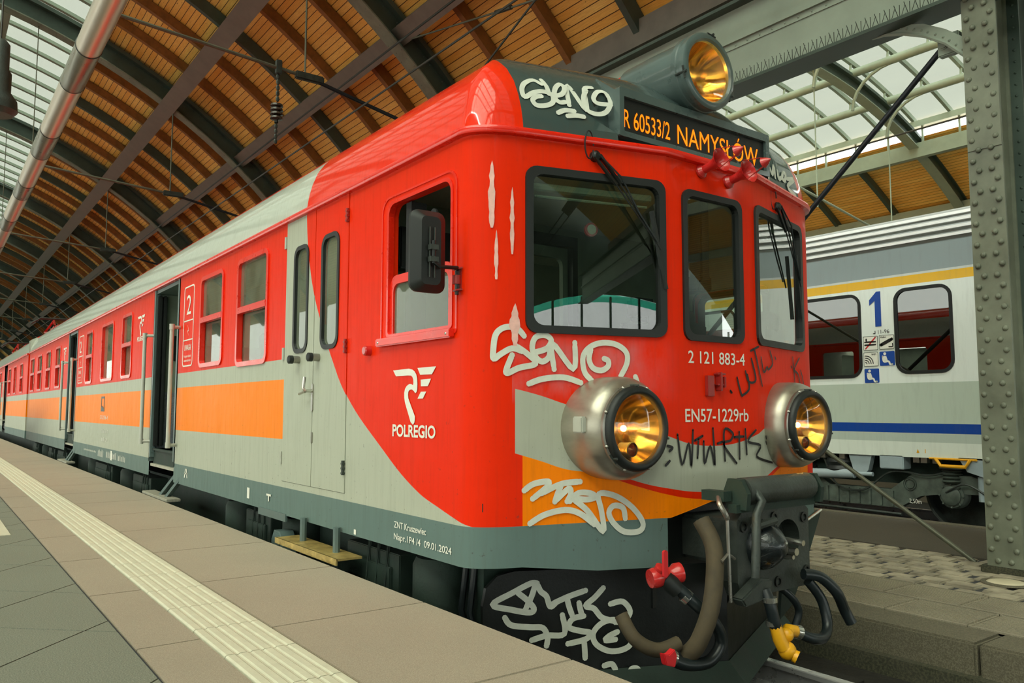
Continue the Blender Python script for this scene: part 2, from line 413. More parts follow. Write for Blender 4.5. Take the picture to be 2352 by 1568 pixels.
ORD = ['first','second','third','fourth','fifth','sixth','seventh','eighth','ninth','tenth','eleventh','twelfth']
GRAFFITI = {
'roof':(0.028,[[(-1.041,0.263,3.267,-0.21,-0.79,0.57),(-1.076,0.29,3.29,-0.21,-0.79,0.57),(-1.138,0.281,3.256,-0.18,-0.85,0.5),(-1.165,0.27,3.213,-0.24,-0.91,0.34),(-1.16,0.252,3.167,-0.24,-0.91,0.34),(-1.106,0.251,3.202,-0.24,-0.91,0.34),(-1.049,0.242,3.22,-0.24,-0.91,0.34),(-1.002,0.224,3.207,-0.24,-0.91,0.34),(-1.006,0.208,3.163,-0.24,-0.91,0.33),(-1.046,0.211,3.136,-0.24,-0.93,0.27),(-1.101,0.223,3.127,-0.28,-0.93,0.25),(-1.12,0.236,3.153,-0.22,-0.92,0.31),(-1.097,0.239,3.178,-0.24,-0.91,0.34),(-1.064,0.234,3.188,-0.24,-0.91,0.34)],[(-1.025,0.283,3.3,-0.21,-0.79,0.57),(-1.018,0.25,3.257,-0.19,-0.84,0.51),(-1.017,0.229,3.209,-0.24,-0.91,0.34)],[(-0.992,0.219,3.2,-0.24,-0.91,0.34),(-0.94,0.213,3.222,-0.24,-0.91,0.34),(-0.913,0.227,3.264,-0.21,-0.79,0.57),(-0.924,0.249,3.291,-0.21,-0.79,0.57),(-0.971,0.233,3.252,-0.2,-0.87,0.45),(-0.989,0.217,3.197,-0.24,-0.91,0.34),(-0.969,0.201,3.167,-0.24,-0.91,0.34),(-0.936,0.193,3.173,-0.24,-0.91,0.34)],[(-0.917,0.183,3.157,-0.23,-0.92,0.32),(-0.883,0.239,3.293,-0.21,-0.79,0.57),(-0.825,0.152,3.142,-0.23,-0.93,0.28),(-0.791,0.205,3.279,-0.21,-0.79,0.57),(-0.735,0.208,3.305,-0.21,-0.79,0.57)],[(-0.783,0.199,3.275,-0.21,-0.79,0.57),(-0.822,0.178,3.212,-0.24,-0.91,0.34),(-0.818,0.152,3.144,-0.21,-0.94,0.29),(-0.766,0.132,3.127,-0.29,-0.92,0.25),(-0.709,0.123,3.148,-0.21,-0.93,0.29),(-0.664,0.135,3.213,-0.24,-0.91,0.34),(-0.667,0.171,3.278,-0.21,-0.79,0.57),(-0.712,0.184,3.279,-0.21,-0.79,0.57),(-0.759,0.167,3.227,-0.25,-0.9,0.36),(-0.743,0.151,3.197,-0.24,-0.91,0.34),(-0.664,0.132,3.202,-0.24,-0.91,0.34)],[(-0.989,0.187,3.101,-0.26,-0.94,0.23),(-0.949,0.181,3.121,-0.28,-0.93,0.25),(-0.897,0.167,3.124,-0.29,-0.93,0.25)],[(-0.94,0.17,3.089,-0.23,-0.95,0.2),(-0.894,0.16,3.099,-0.25,-0.94,0.22),(-0.847,0.148,3.099,-0.25,-0.94,0.22)]]),
'roofright':(0.03,[[(0.65,0.08,3.013,0.34,-0.93,0.16),(0.702,0.11,3.102,0.26,-0.94,0.23),(0.724,0.105,3.059,0.25,-0.96,0.16),(0.797,0.143,3.137,0.26,-0.93,0.26),(0.773,0.118,3.053,0.27,-0.95,0.15)],[(0.847,0.151,3.115,0.27,-0.93,0.24),(0.833,0.135,3.058,0.25,-0.96,0.16),(0.889,0.154,3.077,0.21,-0.96,0.18)],[(0.941,0.178,3.12,0.28,-0.93,0.24),(0.906,0.158,3.076,0.21,-0.96,0.18),(0.948,0.168,3.072,0.2,-0.97,0.17),(1.0,0.196,3.13,0.28,-0.93,0.26),(0.958,0.184,3.13,0.28,-0.93,0.25)],[(1.0,0.187,3.095,0.24,-0.95,0.21),(1.15,0.235,3.127,0.29,-0.92,0.25),(0.982,0.172,3.036,0.31,-0.94,0.14),(1.125,0.206,3.005,0.35,-0.92,0.16)]]),
'mid':(0.03,[[(-1.191,0.218,1.922,-0.26,-0.97,0.0),(-1.223,0.228,1.956,-0.28,-0.96,0.0),(-1.265,0.241,1.965,-0.34,-0.94,0.0),(-1.304,0.257,1.953,-0.42,-0.91,0.0),(-1.329,0.27,1.918,-0.47,-0.88,0.0),(-1.338,0.274,1.843,-0.5,-0.87,0.0),(-1.335,0.273,1.805,-0.49,-0.87,0.0),(-1.304,0.257,1.829,-0.41,-0.91,0.0),(-1.251,0.237,1.858,-0.33,-0.94,0.0),(-1.202,0.221,1.845,-0.27,-0.96,0.0)],[(-1.251,0.237,1.824,-0.33,-0.94,0.0),(-1.278,0.246,1.754,-0.37,-0.93,0.0),(-1.273,0.244,1.735,-0.36,-0.93,0.0),(-1.216,0.226,1.762,-0.28,-0.96,0.0),(-1.13,0.202,1.785,-0.26,-0.97,0.0),(-1.173,0.214,1.832,-0.26,-0.97,0.0),(-1.23,0.23,1.869,-0.29,-0.96,0.0)],[(-1.137,0.204,1.84,-0.26,-0.97,0.0),(-1.071,0.186,1.863,-0.26,-0.97,0.0),(-1.048,0.18,1.906,-0.26,-0.97,0.0),(-1.085,0.19,1.93,-0.26,-0.97,0.0),(-1.133,0.203,1.914,-0.26,-0.97,0.0),(-1.148,0.207,1.861,-0.26,-0.97,0.0),(-1.126,0.201,1.813,-0.26,-0.97,0.0),(-1.093,0.192,1.796,-0.26,-0.97,0.0),(-1.06,0.183,1.821,-0.26,-0.97,0.0),(-1.054,0.182,1.871,-0.26,-0.97,0.0)],[(-1.033,0.176,1.759,-0.26,-0.97,0.0),(-1.042,0.179,1.889,-0.26,-0.97,0.0),(-0.929,0.148,1.761,-0.26,-0.97,0.0),(-0.92,0.146,1.896,-0.26,-0.97,0.0)],[(-0.83,0.122,1.706,-0.26,-0.97,0.0),(-0.868,0.132,1.748,-0.26,-0.97,0.0),(-0.875,0.134,1.826,-0.26,-0.97,0.0),(-0.836,0.123,1.877,-0.26,-0.97,0.0),(-0.766,0.104,1.901,-0.26,-0.97,0.0),(-0.687,0.083,1.893,-0.26,-0.97,0.0),(-0.632,0.068,1.854,-0.26,-0.97,0.0),(-0.629,0.068,1.796,-0.26,-0.97,0.0),(-0.665,0.077,1.73,-0.26,-0.97,0.0)],[(-0.833,0.122,1.863,-0.26,-0.97,0.0),(-0.843,0.125,1.813,-0.26,-0.97,0.0),(-0.822,0.119,1.77,-0.26,-0.97,0.0),(-0.775,0.107,1.757,-0.26,-0.97,0.0),(-0.737,0.097,1.779,-0.26,-0.97,0.0),(-0.736,0.096,1.808,-0.26,-0.97,0.0),(-0.759,0.102,1.818,-0.26,-0.97,0.0)],[(-1.166,0.212,1.684,-0.26,-0.97,0.0),(-1.093,0.192,1.709,-0.26,-0.97,0.0),(-0.982,0.162,1.718,-0.26,-0.97,0.0),(-0.89,0.137,1.692,-0.26,-0.97,0.0)],[(-0.581,0.055,1.727,-0.26,-0.97,0.0),(-0.574,0.053,1.706,-0.26,-0.97,0.0),(-0.566,0.051,1.687,-0.26,-0.97,0.0)]]),
'orange':(0.03,[[(-1.19,0.218,1.16,-0.26,-0.97,0.0),(-1.142,0.205,1.19,-0.26,-0.97,0.0),(-1.065,0.185,1.199,-0.26,-0.97,0.0),(-1.075,0.187,1.172,-0.26,-0.97,0.0),(-1.147,0.206,1.118,-0.26,-0.97,0.0)],[(-1.099,0.194,1.143,-0.26,-0.97,0.0),(-0.996,0.166,1.185,-0.26,-0.97,0.0),(-0.896,0.139,1.193,-0.26,-0.97,0.0)],[(-0.996,0.166,1.18,-0.26,-0.97,0.0),(-1.016,0.172,1.14,-0.26,-0.97,0.0),(-1.031,0.176,1.099,-0.26,-0.97,0.0)],[(-1.031,0.175,1.101,-0.26,-0.97,0.0),(-0.957,0.156,1.161,-0.26,-0.97,0.0),(-0.947,0.153,1.133,-0.26,-0.97,0.0),(-0.967,0.158,1.098,-0.26,-0.97,0.0)],[(-0.952,0.154,1.098,-0.26,-0.97,0.0),(-0.907,0.142,1.136,-0.26,-0.97,0.0),(-0.841,0.124,1.133,-0.26,-0.97,0.0),(-0.814,0.117,1.113,-0.26,-0.97,0.0),(-0.856,0.129,1.103,-0.26,-0.97,0.0),(-0.917,0.145,1.108,-0.26,-0.97,0.0)],[(-0.932,0.149,1.106,-0.26,-0.97,0.0),(-0.857,0.129,1.046,-0.26,-0.97,0.0),(-0.772,0.106,0.939,-0.26,-0.97,0.0),(-0.781,0.108,1.042,-0.26,-0.97,0.0),(-0.795,0.112,1.127,-0.26,-0.97,0.0),(-0.703,0.087,1.114,-0.26,-0.97,0.0),(-0.609,0.062,1.053,-0.26,-0.97,0.0),(-0.549,0.046,0.974,-0.26,-0.97,0.0),(-0.568,0.051,0.93,-0.26,-0.97,0.0),(-0.653,0.074,0.931,-0.26,-0.97,0.0),(-0.714,0.091,0.978,-0.26,-0.97,0.0),(-0.74,0.097,1.031,-0.26,-0.97,0.0),(-0.713,0.09,1.065,-0.26,-0.97,0.0),(-0.662,0.076,1.053,-0.26,-0.97,0.0),(-0.648,0.073,0.998,-0.26,-0.97,0.0)],[(-1.162,0.21,0.999,-0.26,-0.97,0.0),(-1.085,0.19,1.038,-0.26,-0.97,0.0),(-0.977,0.161,1.056,-0.26,-0.97,0.0),(-0.897,0.14,1.034,-0.26,-0.97,0.0),(-0.822,0.119,0.977,-0.26,-0.97,0.0)]]),
'plow':(0.03,[[(-0.971,0.395,0.656,-0.42,-0.91,0.0),(-1.003,0.409,0.657,-0.42,-0.91,0.0),(-1.087,0.448,0.615,-0.42,-0.91,0.0),(-1.185,0.493,0.559,-0.42,-0.91,0.0),(-1.096,0.452,0.529,-0.42,-0.91,0.0),(-1.007,0.411,0.51,-0.42,-0.91,0.0),(-0.987,0.402,0.53,-0.42,-0.91,0.0),(-1.021,0.417,0.574,-0.42,-0.91,0.0),(-1.061,0.436,0.609,-0.42,-0.91,0.0)],[(-1.027,0.42,0.529,-0.42,-0.91,0.0),(-0.998,0.407,0.591,-0.42,-0.91,0.0),(-0.976,0.397,0.651,-0.42,-0.91,0.0),(-0.953,0.386,0.613,-0.42,-0.91,0.0),(-0.926,0.374,0.588,-0.42,-0.91,0.0),(-0.908,0.366,0.535,-0.42,-0.91,0.0),(-0.881,0.353,0.552,-0.42,-0.91,0.0)],[(-0.899,0.362,0.547,-0.42,-0.91,0.0),(-0.817,0.324,0.582,-0.42,-0.91,0.0),(-0.734,0.286,0.608,-0.42,-0.91,0.0)],[(-0.826,0.328,0.578,-0.42,-0.91,0.0),(-0.817,0.324,0.535,-0.42,-0.91,0.0),(-0.801,0.317,0.487,-0.42,-0.91,0.0)],[(-0.766,0.301,0.546,-0.42,-0.91,0.0),(-0.76,0.298,0.513,-0.42,-0.91,0.0),(-0.751,0.294,0.479,-0.42,-0.91,0.0)],[(-0.645,0.246,0.617,-0.42,-0.91,0.0),(-0.688,0.265,0.571,-0.42,-0.91,0.0),(-0.734,0.286,0.53,-0.42,-0.91,0.0),(-0.693,0.267,0.514,-0.42,-0.91,0.0),(-0.651,0.248,0.464,-0.42,-0.91,0.0),(-0.577,0.214,0.441,-0.42,-0.91,0.0)],[(-0.609,0.229,0.533,-0.42,-0.91,0.0),(-0.548,0.201,0.542,-0.42,-0.91,0.0),(-0.51,0.184,0.49,-0.42,-0.91,0.0),(-0.539,0.197,0.445,-0.42,-0.91,0.0),(-0.586,0.219,0.438,-0.42,-0.91,0.0)],[(-1.127,0.466,0.491,-0.42,-0.91,0.0),(-1.096,0.452,0.452,-0.42,-0.91,0.0),(-1.007,0.411,0.437,-0.42,-0.91,0.0),(-0.944,0.383,0.429,-0.42,-0.91,0.0),(-0.922,0.372,0.381,-0.42,-0.91,0.0),(-0.927,0.374,0.339,-0.42,-0.91,0.0)],[(-0.998,0.407,0.371,-0.42,-0.91,0.0),(-0.926,0.374,0.39,-0.42,-0.91,0.0),(-0.84,0.335,0.394,-0.42,-0.91,0.0),(-0.849,0.339,0.489,-0.42,-0.91,0.0)],[(-0.744,0.291,0.479,-0.42,-0.91,0.0),(-0.799,0.316,0.467,-0.42,-0.91,0.0),(-0.817,0.324,0.426,-0.42,-0.91,0.0),(-0.763,0.299,0.404,-0.42,-0.91,0.0),(-0.712,0.276,0.391,-0.42,-0.91,0.0),(-0.735,0.287,0.36,-0.42,-0.91,0.0),(-0.822,0.327,0.342,-0.42,-0.91,0.0)],[(-0.539,0.197,0.429,-0.42,-0.91,0.0),(-0.595,0.223,0.451,-0.42,-0.91,0.0),(-0.656,0.251,0.436,-0.42,-0.91,0.0),(-0.698,0.27,0.386,-0.42,-0.91,0.0),(-0.68,0.262,0.328,-0.42,-0.91,0.0),(-0.606,0.228,0.29,-0.42,-0.91,0.0),(-0.522,0.189,0.308,-0.42,-0.91,0.0),(-0.495,0.177,0.373,-0.42,-0.91,0.0),(-0.535,0.195,0.433,-0.42,-0.91,0.0)],[(-0.577,0.214,0.388,-0.42,-0.91,0.0),(-0.615,0.232,0.371,-0.42,-0.91,0.0),(-0.638,0.242,0.349,-0.42,-0.91,0.0),(-0.587,0.219,0.35,-0.42,-0.91,0.0)],[(-0.743,0.29,0.346,-0.42,-0.91,0.0),(-0.74,0.289,0.303,-0.42,-0.91,0.0),(-0.739,0.288,0.266,-0.42,-0.91,0.0)],[(-0.644,0.245,0.22,-0.42,-0.91,0.0),(-0.607,0.228,0.226,-0.42,-0.91,0.0),(-0.589,0.22,0.199,-0.42,-0.91,0.0)],[(-0.514,0.185,0.163,-0.42,-0.91,0.0),(-0.509,0.183,0.193,-0.42,-0.91,0.0),(-0.478,0.169,0.193,-0.42,-0.91,0.0),(-0.462,0.162,0.156,-0.42,-0.91,0.0)]]),
'black':(0.015,[[(-0.324,0.0,1.422,0.0,-1.0,0.0),(-0.291,0.0,1.262,0.0,-1.0,0.0),(-0.236,0.0,1.375,0.0,-1.0,0.0),(-0.218,0.0,1.249,0.0,-1.0,0.0),(-0.2,0.0,1.444,0.0,-1.0,0.0)],[(-0.187,0.0,1.387,0.0,-1.0,0.0),(-0.122,0.0,1.411,0.0,-1.0,0.0)],[(-0.156,0.0,1.398,0.0,-1.0,0.0),(-0.168,0.0,1.293,0.0,-1.0,0.0)],[(-0.115,0.0,1.382,0.0,-1.0,0.0),(-0.11,0.0,1.26,0.0,-1.0,0.0),(-0.061,0.0,1.355,0.0,-1.0,0.0),(-0.025,0.0,1.247,0.0,-1.0,0.0),(-0.035,0.0,1.452,0.0,-1.0,0.0)],[(0.002,0.0,1.366,0.0,-1.0,0.0),(0.043,0.0,1.375,0.0,-1.0,0.0)],[(0.063,0.0,1.269,0.0,-1.0,0.0),(0.061,0.0,1.44,0.0,-1.0,0.0),(0.137,0.0,1.421,0.0,-1.0,0.0),(0.116,0.0,1.382,0.0,-1.0,0.0),(0.054,0.0,1.36,0.0,-1.0,0.0),(0.164,0.0,1.252,0.0,-1.0,0.0)],[(0.15,0.0,1.399,0.0,-1.0,0.0),(0.233,0.0,1.401,0.0,-1.0,0.0)],[(0.192,0.0,1.428,0.0,-1.0,0.0),(0.192,0.0,1.275,0.0,-1.0,0.0)],[(0.248,0.0,1.443,0.0,-1.0,0.0),(0.257,0.0,1.299,0.0,-1.0,0.0)],[(0.346,0.0,1.436,0.0,-1.0,0.0),(0.27,0.0,1.373,0.0,-1.0,0.0),(0.391,0.004,1.345,0.24,-0.97,0.0),(0.349,0.0,1.282,0.0,-1.0,0.0),(0.561,0.049,1.236,0.26,-0.97,0.0)],[(0.473,0.026,1.395,0.26,-0.97,0.0),(0.478,0.027,1.384,0.26,-0.97,0.0)],[(0.468,0.024,1.364,0.26,-0.97,0.0),(0.476,0.026,1.351,0.26,-0.97,0.0)],[(-0.398,0.006,1.364,-0.26,-0.97,0.0),(-0.369,0.0,1.354,-0.06,-1.0,0.0),(-0.388,0.003,1.336,-0.21,-0.98,0.0)],[(-0.411,0.009,1.262,-0.26,-0.97,0.0),(-0.389,0.003,1.284,-0.22,-0.98,0.0)]]),
'blackupper':(0.014,[[(0.126,0.0,1.663,0.0,-1.0,0.0),(0.138,0.0,1.653,0.0,-1.0,0.0)],[(0.188,0.0,1.74,0.0,-1.0,0.0),(0.223,0.0,1.646,0.0,-1.0,0.0),(0.241,0.0,1.641,0.0,-1.0,0.0),(0.297,0.0,1.678,0.0,-1.0,0.0),(0.284,0.0,1.759,0.0,-1.0,0.0)],[(0.266,0.0,1.779,0.0,-1.0,0.0),(0.295,0.0,1.718,0.0,-1.0,0.0),(0.361,0.0,1.732,0.01,-1.0,0.0),(0.324,0.0,1.854,0.0,-1.0,0.0)],[(0.319,0.0,1.901,0.0,-1.0,0.0),(0.405,0.008,1.93,0.26,-0.97,0.0)],[(0.354,0.0,1.91,0.0,-1.0,0.0),(0.393,0.004,1.803,0.24,-0.97,0.0),(0.442,0.017,1.697,0.26,-0.97,0.0)],[(0.434,0.015,1.867,0.26,-0.97,0.0),(0.471,0.025,1.781,0.26,-0.97,0.0),(0.525,0.04,1.813,0.26,-0.97,0.0),(0.546,0.045,1.799,0.26,-0.97,0.0),(0.616,0.064,1.842,0.26,-0.97,0.0),(0.576,0.053,1.913,0.26,-0.97,0.0)],[(0.654,0.074,1.879,0.26,-0.97,0.0),(0.665,0.077,1.868,0.26,-0.97,0.0)],[(0.923,0.146,1.834,0.26,-0.97,0.0),(0.933,0.149,1.826,0.26,-0.97,0.0)],[(0.958,0.156,1.895,0.26,-0.97,0.0),(0.976,0.161,1.8,0.26,-0.97,0.0),(0.987,0.163,1.714,0.26,-0.97,0.0)],[(1.078,0.188,1.896,0.26,-0.97,0.0),(0.98,0.161,1.819,0.26,-0.97,0.0),(1.051,0.181,1.785,0.26,-0.97,0.0),(1.083,0.189,1.71,0.26,-0.97,0.0)],[(1.092,0.191,1.814,0.26,-0.97,0.0),(1.127,0.201,1.769,0.26,-0.97,0.0),(1.142,0.205,1.723,0.26,-0.97,0.0)]]),
}

# ---------------------------------------------------------------- ground: platforms, track beds
mb = MB(); mb.box(-10.6, -1.59, -40, 150, -.3, .60)
struct(mb.build('platform_base', M['asphalt']), 'platform body', 'platform')
def slabs(x0, x1, ys, z0, z1, name, mt, gap=.004):
    mb = MB()
    for a, b in zip(ys, ys[1:]): mb.box(x0+gap, x1-gap, a+gap, b-gap, z0, z1)
    o = mb.build(name, mt, bevel=.003); return struct(o, None, 'platform')
ysA = [-5.0+1.09*i+.03 for i in range(46)]
slabs(-2.345, -1.59, ysA, .58, .63, 'floor_edge_slabs', M['slab'])
slabs(-2.88, -2.63, ysA, .58, .63, 'floor_border_slabs', M['slab'])
mb = MB(); mb.box(-2.9, -1.6, -6, 46, .6, .621); struct(mb.build('floor_joints', M['joint']), None, 'platform')
# tactile strip: ridged cream tiles
mb = MB()
for i in range(104):
    y0 = -5+.36*i*1.2
    if y0 > 40: break
    prof = [(-2.63,.62)]
    for k in range(6):
        c = -2.63+.285*(k+.5)/6
        prof += [(c-.02,.6305),(c-.013,.6345),(c+.013,.6345),(c+.02,.6305)]
    prof += [(-2.345,.62)]
    vs = [(x, y, z) for y in (y0+.003, y0+.429) for x, z in prof]; n = len(prof)
    mb.add(vs, [(j, j+1, n+j+1, n+j) for j in range(n-1)]+[tuple(range(n)), tuple(range(2*n-1, n-1, -1))])
struct(mb.build('tactile_strip', M['tactile']), 'ribbed cream tactile paving strip along the platform', 'paving')
# diagonal granite paving left of the strip
mb = MB(); s = .47; a = math.radians(47)
for i in range(-30, 60):
    for j in range(-40, 40):
        cx = -4+(i*math.cos(a)-j*math.sin(a))*s*1.35; cy = 4+(i*math.sin(a)+j*math.cos(a))*s*1.35
        if not (-8 < cx < -2.2 and -4 < cy < 24): continue
        h = s*1.35/2-.004
        q = [(cx+(p*math.cos(a)-r*math.sin(a))*h, cy+(p*math.sin(a)+r*math.cos(a))*h) for p, r in ((-1,-1),(1,-1),(1,1),(-1,1))]
        # clip at x=-2.888
        out = []
        for k in range(4):
            A, B = q[k], q[(k+1)%4]; L = -2.888
            if A[0] <= L: out.append(A)
            if (A[0] <= L) != (B[0] <= L): t = (L-A[0])/(B[0]-A[0]); out.append((L, A[1]+t*(B[1]-A[1])))
        if len(out) > 2:
            n = len(out); mb.add([(x, y, .63) for x, y in out]+[(x, y, .6) for x, y in out], [tuple(range(n))]+[(k, (k+1)%n, n+(k+1)%n, n+k) for k in range(n)])
struct(mb.build('floor_granite_paving', M['granite']), None, 'platform')
mb = MB(); mb.box(-8, -2.885, -4, 24, .59, .622); struct(mb.build('floor_paving_bed', M['joint']), None, 'platform')
mb = MB(); mb.box(-3.75, -3.02, 4.05, 5.05, .6, .634)
struct(mb.build('floor_cover_plate', M['tactile']), 'pale square cover let into the grey paving', 'cover')
mb = MB(); mb.box(-45, 31.3, -60, 150, -.5, -.17); struct(mb.build('ground_track_bed', M['ballast']), 'sooty track bed', 'ground')
def rail(x, lab):
    prof = [(-.07,-.17),(.07,-.17),(.07,-.155),(.012,-.13),(.012,-.04),(.036,-.03),(.036,-.004),(.028,0),(-.028,0),(-.036,-.004),(-.036,-.03),(-.012,-.04),(-.012,-.13),(-.07,-.155)]
    mb = MB(); mb.prism(prof, lambda u, v, d: (x+u, d, v), -12, 55)
    tag(mb.build('rail', M['rail']), lab, 'rail', 'running rails')
rail(.7505, 'polished rail in front of the red train beside the low kerb'); rail(-.7505, 'running rail beside the tall platform edge under the red train')
rail(7.56, 'running rail under the grey coach beside the low island'); rail(9.07, 'far running rail under the grey coach')
mb = MB()
for i in range(26): mb.box(-1.25, 1.25, -4+.65*i, -3.76+.65*i, -.18, -.135)
struct(mb.build('ground_sleepers', M['ballast']), 'sleepers', 'ground')
# island platform
mb = MB(); mb.box(11.5, 20, -40, 150, -.3, .4); struct(mb.build('far_platform_floor', M['slab']), 'far platform', 'platform')
mb = MB(); mb.box(1.95, 6.75, -40, 150, -.3, .125); struct(mb.build('island_floor_base', M['joint']), None, 'platform')
kn = 0
for i in range(9):
    y0 = -5.9+1.62*i+.0 if i else -7.5
    y0 = -.62+1.9*(i-3); 
    mb = MB(); mb.box(1.62, 1.98, y0+.008, y0+1.892, -.16, .145)
    o = mb.build('kerb_stone', M['kerb'], bevel=.015)
    tag(o, ['granite kerb stone, %s along the low island edge' % ORD[i]][0], 'kerb', 'kerb stones of the low island')
mb = MB(); mb.box(1.55, 1.9, -8, 14, -.4, -.05); struct(mb.build('kerb_footing', M['kerbside']), None, 'platform')
# ribbed slabs
mb = MB()
for r_i in range(2):
    for i in range(30):
        y0 = -6+.56*i+(.28 if r_i else 0); x0 = 1.985+.5*r_i
        mb.box(x0+.004, x0+.496, y0+.004, y0+.556, .1, .137); mb.box(x0+.004, x0+.02, y0+.004, y0+.556, .1, .148); mb.box(x0+.48, x0+.496, y0+.004, y0+.556, .1, .148)
        for k in range(14):
            xx = x0+.02+.0345*k; mb.box(xx, xx+.019, y0+.02, y0+.54, .135, .148)
struct(mb.build('island_floor_ribbed_slabs', M['ribbed']), None, 'platform')
mb = MB(); rnd = random.Random(3)
for i in range(8):
    for j in range(70):
        x0 = 2.99+.2*i; y0 = -5.5+.26*j+.13*(i%2)+rnd.uniform(-.02,.02)
        if i > 5 and abs(y0-.2) < .3 : pass
        wd = .185+rnd.uniform(-.02,.008); ln = .235+rnd.uniform(-.03,.012)
        mb.box(x0, x0+wd, y0, y0+ln, .1, .142+rnd.uniform(-.008,.008))
struct(mb.build('island_floor_cobbles', M['cobble'], bevel=.012), None, 'platform')
mb = MB(); mb.box(4.6, 6.72, -14, 40, .08, .143); struct(mb.build('island_floor_paving', M['asphalt']), None, 'platform')
mb = MB(); mb.box(6.6, 6.78, -14, 40, .1, .15); struct(mb.build('island_floor_far_kerb', M['kerb']), None, 'platform')
t = thing('floor_light', (3.62,.02,.145), 'round beige floor light in the cobbles beside the riveted column', 'light')
mb = MB(); mb.lathe([(.0,.022),(.1,.02),(.135,.012),(.15,0)], (3.62,.02,.14), (0,0,1), 32); mb.build('cover', M['beige'], t, 40)
mb = MB(); mb.lathe([(.15,.004),(.15,.012),(.185,.008),(.19,0)], (3.62,.02,.14), (0,0,1), 32); mb.build('collar', M['kerb'], t, 40)

# ---------------------------------------------------------------- left hall roof
CX, CZ, R0, BAY, Y0 = -6.07, -2.66, 14.6, 9.65, 10.3
def arc(R, ang): return (CX+R*math.sin(ang), CZ+R*math.cos(ang))
AEND = math.asin((5.35-CX)/15.2)       # wooden deck ends here
ASKY = math.asin((-.35-CX)/15.2)
N = 40
# planked ceiling (UV: x along the arch, y along the track)
def deck(name, a0, a1, R, y0, y1, cx, cz):
    me = bpy.data.meshes.new(name); n = 48; vs = []; uv = []
    for i in range(n+1):
        a = a0+(a1-a0)*i/n
        for y in (y0, y1): vs.append((cx+R*math.sin(a), y, cz+R*math.cos(a))); uv.append((y, R*a))
    for i in range(n+1):
        a = a0+(a1-a0)*i/n
        for y in (y0, y1): vs.append((cx+(R+.06)*math.sin(a), y, cz+(R+.06)*math.cos(a))); uv.append((y, R*a))
    fs = [(2*i, 2*i+1, 2*i+3, 2*i+2) for i in range(n)]
    fs += [(k+2*(n+1), l+2*(n+1), m_+2*(n+1), o_+2*(n+1)) for o_, m_, l, k in fs]
    me.from_pydata(vs, [], fs); ul = me.uv_layers.new()
    for l in me.loops: ul.data[l.index].uv = uv[l.vertex_index]
    me.materials.append(M['planks']); o = bpy.data.objects.new(name, me); COL.objects.link(o); return struct(o, {'ceiling': 'pine board ceiling arching over the red train', 'ceiling_far_side': 'pine board ceiling on the far side of the skylight', 'ceiling_second_hall': 'pine board ceiling of the second hall beyond the coach'}.get(name, 'pine board ceiling of the second hall beside the girder'), 'ceiling')
YA, YB = -24.0, 150.0
deck('ceiling', ASKY, AEND, 15.22, YA, YB, CX, CZ)
deck('ceiling_far_side', -AEND, -ASKY, 15.22, YA, YB, CX, CZ)
def arcprism(mb, a0, a1, Ra, Rb, y0, y1, cx=CX, cz=CZ, n=40):
    vs = []
    for i in range(n+1):
        a = a0+(a1-a0)*i/n
        for R, y in ((Ra,y0),(Rb,y0),(Rb,y1),(Ra,y1)): vs.append((cx+R*math.sin(a), y, cz+R*math.cos(a)))
    fs = [(4*i+k, 4*i+(k+1)%4, 4*i+4+(k+1)%4, 4*i+4+k) for i in range(n) for k in range(4)]+[(0,1,2,3), (4*n+3,4*n+2,4*n+1,4*n)]
    return mb.add(vs, fs)
def arch(y, label, group, cx, cz, R, a0, a1, depth=.55, rv=True):
    yy = y
    t = thing('roof_arch', (cx+R*math.sin(a1), yy, cz+R*math.cos(a1)), label, 'arch', group)
    mb = MB(); arcprism(mb, a0, a1, R, R+.03, yy-.17, yy+.17, cx, cz)
    if rv:
        n = int(R*(a1-max(a0, -.3))/.19)
        for i in range(n):
            a = a1-i*.19/R
            for dy in (-.125, -.075, .075, .125)[(i%2)::2] if True else ():
                mb.dome((cx+R*math.sin(a), yy+dy, cz+R*math.cos(a)), (-math.sin(a), 0, -math.cos(a)), .017, .45, 6, 1)
    mb.build('bottom_flange', M['column' if R < 16 else 'girder'], t)
    mb = MB(); arcprism(mb, a0, a1, R+.03, R+depth, yy-.012, yy+.012, cx, cz)
    arcprism(mb, a0, a1, R+.03, R+.13, yy-.03, yy+.03, cx, cz); mb.build('web', M['arch'], t)
    mb = MB(); arcprism(mb, a0, a1, R+depth-.1, R+depth, yy-.16, yy+.16, cx, cz)
    if rv:
        for i in range(n):
            a = a1-i*.19/R
            for sg in (-1, 1):
                mb.dome((cx+(R+depth-.15)*math.sin(a), yy+sg*.012, cz+(R+depth-.15)*math.cos(a)), (0, sg, 0), .018, .45, 6, 1)
                mb.dome((cx+(R+.08)*math.sin(a+.006), yy+sg*.03, cz+(R+.08)*math.cos(a+.006)), (0, sg, 0), .018, .45, 6, 1)
    mb.build('top_flange', M['arch'], t); return t
for k in range(-2, 14):
    y = Y0+BAY*k
    lab = ('dark riveted roof arch, %s one beyond the red train nose' % ORD[k]) if 0 <= k < 12 else 'dark riveted roof arch at the far end of the hall' if k >= 12 else 'dark riveted roof arch above the riveted column' if k == -1 else 'dark riveted roof arch behind the platform end'
    arch(y, lab, 'riveted arches of the timber roof', CX, CZ, R0, -AEND, AEND-.01, rv=(-1 <= k <= 3))
